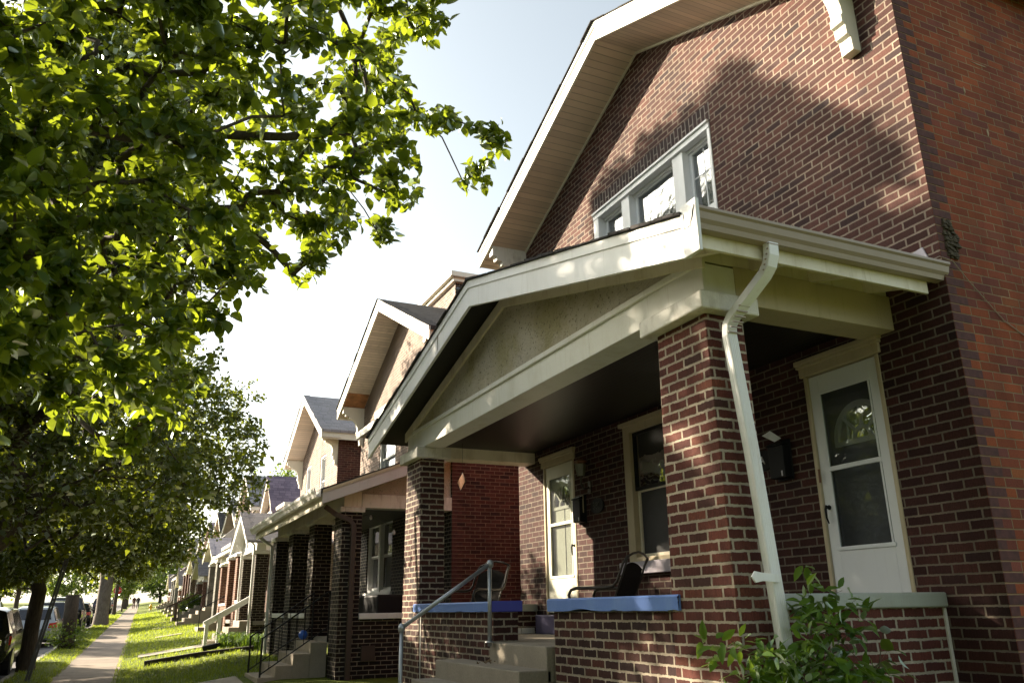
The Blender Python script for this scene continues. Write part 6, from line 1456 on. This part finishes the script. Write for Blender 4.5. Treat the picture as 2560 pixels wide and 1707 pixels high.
pp = np.concatenate([np.array(pp), in_ell((4.05, -3.9, 1.02), (0.26, 0.62, 0.42), 190, 0.2, rg)])
pp[:, 0] = np.minimum(pp[:, 0], 4.3)
P, par, tips = grow([(4.1, -3.9, 0.1), (4.1, -3.9, 0.35), (4.08, -3.88, 0.6)], key, pp, 0.12, rg=rg)
wood_mesh('stems', P, par, tips, 0.01, 0.0012, M['twig'], t, sides=(6, 5, 4, 4))
pos, out = tip_leaves(P, par, tips, 4, 0.06, rg)
leaves_mesh('foliage', pos, out, 0.095, M['leaf_vine'], t, SLIM_T, LEAF_F, droop=0.35, rnd=0.6, rg=rg)
t = thing('creeper', 'single heart leaved creeper stem beside the parapet corner', 'plant', (4.3, -4.75, 0.3))
st = [(4.32, -4.6, 0.3), (4.3, -4.62, 0.9), (4.26, -4.7, 1.25), (4.24, -4.76, 1.45)]
MB().tube(st, 0.003, 5).build('stem', M['twig'], t)
p = np.array([(4.24, -4.76, 1.45), (4.25, -4.72, 1.36), (4.27, -4.66, 1.2), (4.28, -4.63, 1.05)])
leaves_mesh('leaves', p, np.tile(np.array((-.6, 0, .2)), (4, 1)), 0.1, M['leaf_light'], t, LEAF_T * np.array((1.2, 1, 1)), LEAF_F, droop=0.3, rnd=0.3, rg=rg)
# ---- strap leaved plants
def tuft(label, x, y, r, n, seed, h=0.4):
    rg_ = random.Random(seed); z = lawn_z(x, y - sk(x)); m = MB()
    for i in range(n):
        a = rg_.uniform(0, 6.28); q = r * math.sqrt(rg_.random()); bx, by = x + q * math.cos(a) * .6, y + q * math.sin(a) * .6; hh = h * rg_.uniform(.6, 1.1); rr_ = r * rg_.uniform(.3, .9); b = rg_.uniform(0, 6.28)
        c, s_ = math.cos(b), math.sin(b); wv = 0.012
        pts = [(0, 0), (rr_ * .35, hh * .8), (rr_ * .75, hh), (rr_ * 1.1, hh * .75)]
        for (u0, z0), (u1, z1) in zip(pts[:-1], pts[1:]):
            m.quad((bx + u0 * c - wv * s_, by + u0 * s_ + wv * c, z + z0), (bx + u0 * c + wv * s_, by + u0 * s_ - wv * c, z + z0), (bx + u1 * c + wv * s_ * .7, by + u1 * s_ - wv * c * .7, z + z1), (bx + u1 * c - wv * s_ * .7, by + u1 * s_ + wv * c * .7, z + z1))
    o = m.build('plant', M['leaf_vine']); tag(o, label, 'plant'); return o
tuft('dark strap leaved plant clump beside the white handrail posts', 25.9, -3.1, 0.5, 160, 1)
tuft('strap leaved plant clump at the foot of the far dark pier', 24.6, -3.5, 0.5, 150, 2)
far_tree('round green bush beside the brown timber stair rail', 58.0, -3.4, 1.9, 0.9, 0.05, 60, zlow=0.5, lm='leaf_light', leaf=0.14, n=200, group='bushes', name='garden_bush')

# ---- grass blades
def blades(name, label, n, xr, vr, zf, h, seed, pw=2.0):
    rg = np.random.default_rng(seed)
    x = xr[0] + (xr[1] - xr[0]) * rg.uniform(0, 1, n) ** pw
    v = rg.uniform(vr[0], vr[1], n)
    keep = np.sin(x * 1.7 + 3 * np.sin(v * 2.1)) * np.sin(v * 3.1 + x * .6) + rg.uniform(-1, 1, n) > -0.55
    for a_, b_ in ((15.8, 17.4), (27.5, 28.7)):
        keep &= ~((x > a_) & (x < b_) & (v < 0.0))
    x, v = x[keep], v[keep]; n = len(x)
    y = v + np.array([sk(a) for a in x]); z = np.array([zf(a, b) for a, b in zip(x, v)])
    pos = np.stack([x, y, z], 1); out = np.zeros((n, 3)); out[:, 2] = 1.2
    hs = h * (0.7 + x / 45.0)
    T = np.array([(-.1, 0, 0), (.1, 0, 0), (.03, 1, .0), (-.03, 1, 0)], float); F = [(0, 1, 2, 3)]
    o = leaves_mesh(name, pos, out, 1.0, M['blade'], None, T, F, droop=-0.3, rnd=0.35, curl=0.25, rg=rg)
    co = np.zeros(len(o.data.vertices) * 3, np.float32); o.data.vertices.foreach_get('co', co); co = co.reshape(n, 4, 3)
    co = pos[:, None, :] + (co - pos[:, None, :]) * hs[:, None, None]
    o.data.vertices.foreach_set('co', co.astype(np.float32).ravel()); o.data.update()
    tag(o, label, 'grass', kind='stuff')
blades('lawn_grass', 'sunlit grass blades on the front lawns', 42000, (17, 92), (-3.6, 0.1), lawn_z, 0.055, 1)
blades('verge_grass', 'grass blades on the strip beside the kerb', 16000, (17, 92), (1.3, 2.3), lambda x, v: zg(x), 0.06, 2)

# ================================================================== CARS
def car(label, rx, v, L, W, H, paint, style='hatch', seed=0, red=True):
    """parked car pointing away (+x); rx = rear bumper"""
    y = v + sk(rx); z = zg(rx + L / 2) - 0.125
    t = thing('parked_car', label, 'car', (rx, y, z), 'cars parked along the kerb')
    pitch = 0.018; t.rotation_euler = (0, -pitch, -0.0245)
    # stations: x, zbottom, zbelt, ztop, half width at belt, half width at top
    hb, hr = W / 2, W / 2 * 0.72; bl = 0.62 * H; wt = H
    if style == 'hatch':
        S = [(0.0, .38, .62, .64, hb * .8, hb * .78), (0.08, .26, .78, .8, hb * .93, hb * .9), (0.16, .24, bl, bl + .02, hb * .96, hb * .86), (0.62, .22, bl, wt * .955, hb, hr * .98), (1.2, .22, bl * .99, wt, hb, hr), (2.2, .22, bl * .97, wt * .985, hb, hr), (3.0, .22, bl * .95, bl * .97, hb, hb * .85), (3.9, .22, bl * .86, bl * .88, hb * .98, hb * .8), (L - .15, .24, bl * .74, bl * .75, hb * .9, hb * .75), (L, .34, .56, .58, hb * .75, hb * .7)]; cab = (2, 6)
    elif style == 'suv':
        S = [(0.0, .45, .75, .78, hb * .88, hb * .86), (0.06, .32, bl, bl + .03, hb * .97, hb * .9), (0.35, .3, bl, wt * .96, hb, hr * 1.04), (1.0, .3, bl, wt, hb, hr * 1.06), (2.5, .3, bl * .98, wt * .985, hb, hr * 1.04), (3.2, .3, bl * .96, bl * .98, hb, hb * .88), (4.2, .3, bl * .9, bl * .92, hb * .98, hb * .85), (L - .1, .32, bl * .82, bl * .83, hb * .92, hb * .8), (L, .4, .7, .72, hb * .8, hb * .75)]; cab = (1, 5)
    else:   # pickup
        S = [(0.0, .5, bl * .98, bl, hb * .97, hb * .95), (0.1, .42, bl, bl + .01, hb, hb * .96), (1.7, .4, bl, bl + .01, hb, hb * .96), (1.9, .36, bl, wt * .97, hb, hr * 1.06), (2.6, .34, bl, wt, hb, hr * 1.05), (3.2, .34, bl * .98, wt * .97, hb, hr * 1.02), (3.8, .34, bl * .96, bl * .98, hb, hb * .88), (4.8, .34, bl * .92, bl * .94, hb * .98, hb * .86), (L, .42, bl * .8, bl * .81, hb * .9, hb * .8)]; cab = (2, 6)
    m = MB(); n = 10
    def ringp(s):
        x, zb, zl, zt, wl, wr = s
        mid = (zb + zl) / 2
        return [(x, -wl * .86, zb), (x, -wl * 1.0, mid), (x, -wl * .98, zl), (x, -wr, zt - .03 if zt - zl > .1 else zt), (x, -wr * .8, zt), (x, wr * .8, zt), (x, wr, zt - .03 if zt - zl > .1 else zt), (x, wl * .98, zl), (x, wl * 1.0, mid), (x, wl * .86, zb)]
    rings = [ringp(s) for s in S]
    for r_ in rings: m.v += r_
    for i in range(len(S) - 1):
        for k in range(n):
            m.f.append((i * n + k, i * n + (k + 1) % n, (i + 1) * n + (k + 1) % n, (i + 1) * n + k))
    m.f.append(tuple(range(n))); m.f.append(tuple(range((len(S) - 1) * n, len(S) * n))[::-1])
    b = m.build('body', paint, t, smooth=True, local=True)
    bv = b.modifiers.new('edge', 'BEVEL'); bv.width = 0.03; bv.segments = 2; bv.limit_method = 'ANGLE'; bv.angle_limit = R(25)
    gm = M['car_glass']
    def patch(p, inset=0.12, off=0.012):
        p = [Vector(q) for q in p]; c = sum(p, Vector()) / len(p); nrm = (p[1] - p[0]).cross(p[2] - p[0]).normalized()
        if nrm.dot(c - Vector((c.x if abs(nrm.y) > .5 else L / 2, 0, bl))) < 0: nrm = -nrm
        return [tuple(q.lerp(c, inset) + nrm * off) for q in p]
    a, e = cab
    for s, (k0, k1) in ((-1, (2, 3)), (1, (7, 6))):
        for i in range(a, e):
            p = [rings[i][k0], rings[i + 1][k0], rings[i + 1][k1], rings[i][k1]]
            if (Vector(p[3]) - Vector(p[0])).length < .08 and (Vector(p[2]) - Vector(p[1])).length < .08: continue
            q = [Vector(v_) + Vector((0, s * 0.012, 0)) for v_ in p]; c = sum(q, Vector()) / 4
            MB()._add([tuple(v_.lerp(c, .1)) for v_ in q], [(0, 1, 2, 3)]).build('side_window', gm, t, local=True)
    r0_, r1_ = rings[a], rings[a + 1]
    p = [r0_[3], r0_[6], r1_[6], r1_[3]]
    c = sum([Vector(q) for q in p], Vector()) / 4
    rw = [tuple(Vector(q).lerp(c, .14) + Vector((-.012, 0, .014))) for q in p]
    MB()._add(rw, [(0, 1, 2, 3)]).build('rear_window', gm, t, local=True)
    f0, f1 = rings[e - 1], rings[e]; p = [f0[3], f0[6], f1[6], f1[3]]; c = sum([Vector(q) for q in p], Vector()) / 4
    MB()._add([tuple(Vector(q).lerp(c, .12) + Vector((.012, 0, .014))) for q in p], [(0, 1, 2, 3)]).build('windscreen', gm, t, local=True)
    for s in (-1, 1):
        for wx in (0.85, L - 0.85):
            wr_ = 0.33 if style == 'hatch' else 0.38
            w = MB().lathe([(wr_ * .7, -.1), (wr_, -.09), (wr_, .09), (wr_ * .7, .1)], (wx, s * (hb - .1), wr_), 20, 'y').build('wheel', M['rubber'], t, smooth=False, local=True)
            rm = MB().lathe([(0.03, 0), (wr_ * .62, .0), (wr_ * .66, .015), (wr_ * .7, .012)] if s > 0 else [(0.03, 0), (wr_ * .62, 0), (wr_ * .66, -.015), (wr_ * .7, -.012)], (wx, s * (hb + .002), wr_), 20, 'y')
            rm.build('rim', M['chrome'], w, local=True)
        zt = bl * .86
        l = MB(); l.hexa([(-.0 + .02, s * hb * .62, zt - .12), (.3, s * (hb * .99), zt - .06), (.3, s * (hb * .99), zt + .04), (0.04, s * hb * .66, zt + .08),
                          (0.06, s * hb * .9, zt - .14), (.31, s * (hb * 1.012), zt - .06), (.31, s * (hb * 1.012), zt + .06), (.07, s * hb * .92, zt + .1)])
        MB().hexa([(0.0, s * hb * .66, zt - .12), (0.2, s * hb * .66, zt - .12), (0.2, s * hb * 1.0, zt - .1), (0.06, s * hb * .96, zt - .12), (0.03, s * hb * .7, zt + .06), (0.2, s * hb * .7, zt + .06), (0.26, s * hb * 1.0, zt + .08), (0.09, s * hb * .96, zt + .09)]).build('tail_light', M['tail'] if red else M['signwhite'], t, local=True)
        ms = MB().box(e and S[e][0] - .55, S[e][0] - .4, s * (hb + .02), s * (hb + .2), bl * .96, bl * .96 + .14)
        ms.build('wing_mirror', paint, t, local=True, bevel=0.02)
    MB().box(-.012, .02, -.17, .17, .62, .78).build('licence_plate', M['plate'], t, local=True)
    MB().box(-.03, .12, -hb * .82, hb * .82, .4, .56).build('bumper', paint, t, local=True, bevel=0.03)
    MB().box(0.2, L - .2, -hb * .8, hb * .8, .16, .3).build('underside', M['rubber'], t, local=True)
    return t
def car_paint(name, col, metal=0.2, rough=0.25):
    t = NT(name); P, N = t.geo()
    return t.done(t.pbsdf(col, rough, None, metal, 0.5, Coat_Weight=0.8, Coat_Roughness=0.05))
M['car_glass'] = flat_mat('car_glass', (0.015, 0.018, 0.03), 0.06, spec=0.8, var=0.0)
cg = car_paint('paint_olive', (0.05, 0.05, 0.022), 0.5); cs = car_paint('paint_silver', (0.42, 0.45, 0.47), 0.5, 0.3); ck = car_paint('paint_black', (0.012, 0.012, 0.013)); cr_ = car_paint('paint_red', (0.35, 0.012, 0.018)); cn = car_paint('paint_navy', (0.015, 0.018, 0.04)); cw = car_paint('paint_beige', (0.28, 0.27, 0.22), 0.4)
car('dark olive car at the left edge with a green side mirror', 18.7, 3.42, 4.5, 1.78, 1.45, cg, 'hatch')
car('dark olive wagon behind the forked tree trunk, second in the line', 24.3, 3.42, 4.6, 1.8, 1.62, cg, 'suv')
car('red car parked across the street, seen over the olive wagon roof', 72.0, 9.9, 4.4, 1.78, 1.6, cr_, 'hatch')
car('silver hatchback with red tail lights behind the leaning sign post', 38.6, 3.55, 4.3, 1.76, 1.52, cs, 'hatch')
car('black estate car just ahead of the silver hatchback', 44.0, 3.5, 4.6, 1.8, 1.68, ck, 'suv')
car('black pickup truck beyond the estate car, before the grey trunk', 52.2, 3.55, 5.3, 1.95, 1.85, ck, 'pickup')
car('navy car parked beyond the grey trunk', 64.0, 3.6, 4.5, 1.8, 1.5, cn, 'hatch')
car('dark sport utility car across the side street', 104.0, 3.6, 4.7, 1.9, 1.75, cn, 'suv')
car('beige car parked farthest along the kerb', 118.0, 3.6, 4.5, 1.8, 1.5, cw, 'hatch')

# ================================================================== STREET FURNITURE
t = thing('sign_post', 'leaning perforated steel sign post in front of the forked tree trunk', 'sign post', (21.75, 1.5, zg(21.7)), rz=0)
a, b = Vector((21.7, 1.57, zg(21.7) - 0.1)), Vector((21.95, 1.14, 2.85)); m = MB(); ax = (b - a).normalized(); sd = ax.cross(Vector((1, 0, 0))).normalized()
for s in (-1, 1): m.rtube([a + sd * 0.028 * s, b + sd * 0.028 * s], 0.042, 0.05, sd)
n = int((b - a).length / 0.026)
for i in range(n):
    c = a + ax * (i * 0.026); m.rtube([c, c + ax * 0.014], 0.045, 0.006, sd)
m.build('post', M['steel'], t)
t = thing('stop_sign', 'red octagonal stop sign on a post at the side street', 'sign', (95.3, 0.1, zg(95)))
zs = zg(95) + 2.35; ys = 2.0 + sk(95)
m = MB().prism([(ys + 0.4 * math.cos(R(22.5 + 45 * i)), zs + 0.4 * math.sin(R(22.5 + 45 * i))) for i in range(8)], 'x', 95.28, 95.3); m.build('sign_face', M['signred'], t)
m = MB().prism([(ys + 0.42 * math.cos(R(22.5 + 45 * i)), zs + 0.42 * math.sin(R(22.5 + 45 * i))) for i in range(8)], 'x', 95.285, 95.31); m.build('sign_border', M['signwhite'], t)
MB().box(95.31, 95.36, ys - .03, ys + .03, zg(95) - .1, zs + .3).build('post', M['galv'], t)
cu = bpy.data.curves.new('lettering', 'FONT'); cu.body = 'STOP'; cu.size = 0.26; cu.align_x = 'CENTER'; cu.align_y = 'CENTER'; cu.extrude = 0.003
o = text_mesh('lettering', cu); o.parent = t; o.data.materials.append(M['signwhite']); o.location = Vector((95.275, ys, zs)) - t.location; o.rotation_euler = (R(90), 0, R(-90))
t = thing('feather_flag', 'yellow and white feather flag on a pole beyond the side street', 'flag', (110, -6, 2))
fx, fyv, fz = 108.0, -5.9, zg(108) + .36
MB().tube([(fx, fyv, fz), (fx, fyv - .05, fz + 2.6), (fx, fyv - .2, fz + 3.6)], 0.03, 6).build('pole', M['signwhite'], t)
m = MB(); pts = [(-.02, 1.3), (-.02, 3.2), (-.2, 3.6), (-.55, 3.3), (-.62, 2.6), (-.5, 1.3)]
m.prism([(fyv + a_, fz + b_) for a_, b_ in pts if b_ > 2], 'x', fx - .01, fx + .01); m.build('banner', M['yellow'], t)
MB().prism([(fyv - .02, fz + 1.3), (fyv - .02, fz + 2.6), (fyv - .62, fz + 2.6), (fyv - .5, fz + 1.3)], 'x', fx - .008, fx + .008).build('lower_banner', M['signwhite'], t)
for i, (fx, fyv) in enumerate(((107.0, -6.9), (106.0, -7.9))):
    tag(MB().tube([(fx, fyv, zg(106) + .3), (fx, fyv, zg(106) + 2.4)], 0.03, 6).build('lawn_pole', M['galv']), ['thin pole on the lawn just right of the feather flag', 'second thin pole on the lawn, farther right of the feather flag'][i], 'pole')
t = thing('fire_hydrant', 'yellow fire hydrant on the lawn beyond the side street', 'fire hydrant', (110, -3.6, zg(110)))
hx, hy, hz = 112.0, -3.9, zg(112) + .1
MB().lathe([(0.2, 0), (0.2, 0.05), (0.14, 0.07), (0.13, 0.5), (0.18, 0.52), (0.18, 0.56), (0.15, 0.6), (0.1, 0.72), (0.04, 0.78)], (hx, hy, hz), 12).build('barrel', M['yellow'], t, smooth=True)
m = MB(); m.lathe([(0.07, -.24), (0.07, .24)], (hx, hy, hz + .4), 8, 'y'); m.lathe([(0.08, -.24), (0.08, -.1)], (hx, hy, hz + .4), 8, 'x'); m.build('outlets', M['yellow'], t)

def person(label, x, y, z, mat, seed, h=1.7):
    """small far figure grown from a skin skeleton, mid stride"""
    s = h / 1.7; me = bpy.data.meshes.new('person')
    J = [(0, 0, .95), (0, 0, 1.2), (0, 0, 1.42), (.02, 0, 1.52), (.04, 0, 1.62), (0, .19, 1.4), (.05, .25, 1.12), (.15, .24, .9), (0, -.19, 1.4), (-.06, -.25, 1.12), (-.02, -.25, .88), (0, .1, .9), (.18, .1, .5), (.1, .1, .06), (.24, .1, .03), (0, -.1, .9), (-.06, -.1, .5), (-.25, -.1, .1), (-.12, -.1, .03)]
    E_ = [(0, 1), (1, 2), (2, 3), (3, 4), (2, 5), (5, 6), (6, 7), (2, 8), (8, 9), (9, 10), (0, 11), (11, 12), (12, 13), (13, 14), (0, 15), (15, 16), (16, 17), (17, 18)]
    rd = [.15, .15, .15, .06, .1, .07, .05, .04, .07, .05, .04, .1, .07, .05, .04, .1, .07, .05, .04]
    me.from_pydata([(x + a * s, y + b * s, z + c * s) for a, b, c in J], E_, []); me.materials.append(mat)
    o = bpy.data.objects.new('person', me); COL.objects.link(o)
    sm_ = o.modifiers.new('skin', 'SKIN'); o.modifiers.new('sub', 'SUBSURF').render_levels = 1
    for v, r_ in zip(me.skin_vertices[0].data, rd): v.radius = (r_ * s, r_ * s)
    me.skin_vertices[0].data[0].use_root = True
    tag(o, label, 'person', 'people far down the sidewalk')
    return o
person('person in dark trousers and rust top walking far down the sidewalk', 140.0, -2.5, zg(140), M['cloth_red'], 1)
person('second person in dark clothes beside the one in rust, far down the sidewalk', 142.0, -3.1, zg(142), M['cloth_dark'], 2)

# ================================================================== CAMERA, SUN, SKY
cam = bpy.data.cameras.new('Camera'); co = bpy.data.objects.new('Camera', cam); COL.objects.link(co)
cam.sensor_fit = 'HORIZONTAL'; cam.sensor_width = 36.0; cam.lens = 36.0 * 2030 / 2560; cam.clip_start = 0.05; cam.clip_end = 5000
yaw, pit, rol = R(-25.2), R(18.15), R(-0.9)
f = Vector((math.cos(yaw) * math.cos(pit), math.sin(yaw) * math.cos(pit), math.sin(pit)))
r = Vector((math.sin(yaw), -math.cos(yaw), 0)); u = r.cross(f)
r2 = r * math.cos(rol) + u * math.sin(rol); u2 = -r * math.sin(rol) + u * math.cos(rol)
mt = Matrix((r2, u2, -f)).transposed().to_4x4(); mt.translation = (0, 0, 1.6)
co.matrix_world = mt; sc.camera = co
el = math.asin(SUN[2]); az = math.atan2(SUN[0], SUN[1])
sl = bpy.data.lights.new('Sun', 'SUN'); so = bpy.data.objects.new('Sun', sl); COL.objects.link(so)
sl.energy = 5.0; sl.angle = R(0.55); sl.color = (1.0, 0.86, 0.66)
so.rotation_euler = Vector((-SUN[0], -SUN[1], -SUN[2])).to_track_quat('-Z', 'Y').to_euler()
wd = bpy.data.worlds.new('World'); sc.world = wd; wd.use_nodes = True
nt = wd.node_tree; bg = nt.nodes['Background']
sky = nt.nodes.new('ShaderNodeTexSky'); sky.sky_type = 'NISHITA'; sky.sun_disc = False
sky.sun_elevation = el; sky.sun_rotation = az; sky.air_density = 1.0; sky.dust_density = 3.0; sky.ozone_density = 0.4
hs = nt.nodes.new('ShaderNodeHueSaturation'); hs.inputs['Saturation'].default_value = 0.48; nt.links.new(sky.outputs[0], hs.inputs['Color']); tn = nt.nodes.new('ShaderNodeMix'); tn.data_type = 'RGBA'; tn.blend_type = 'MULTIPLY'; tn.inputs[0].default_value = 1.0; tn.inputs[7].default_value = (0.97, 1.0, 0.94, 1); nt.links.new(hs.outputs[0], tn.inputs[6]); nt.links.new(tn.outputs[2], bg.inputs['Color']); bg.inputs['Strength'].default_value = 0.088
sc.view_settings.view_transform = 'Standard'; sc.view_settings.look = 'None'; sc.view_settings.exposure = 1.9; sc.view_settings.gamma = 1.0
sc.cycles.use_denoising = True
sc.cycles.max_bounces = 8; sc.cycles.transparent_max_bounces = 12; sc.cycles.diffuse_bounces = 4
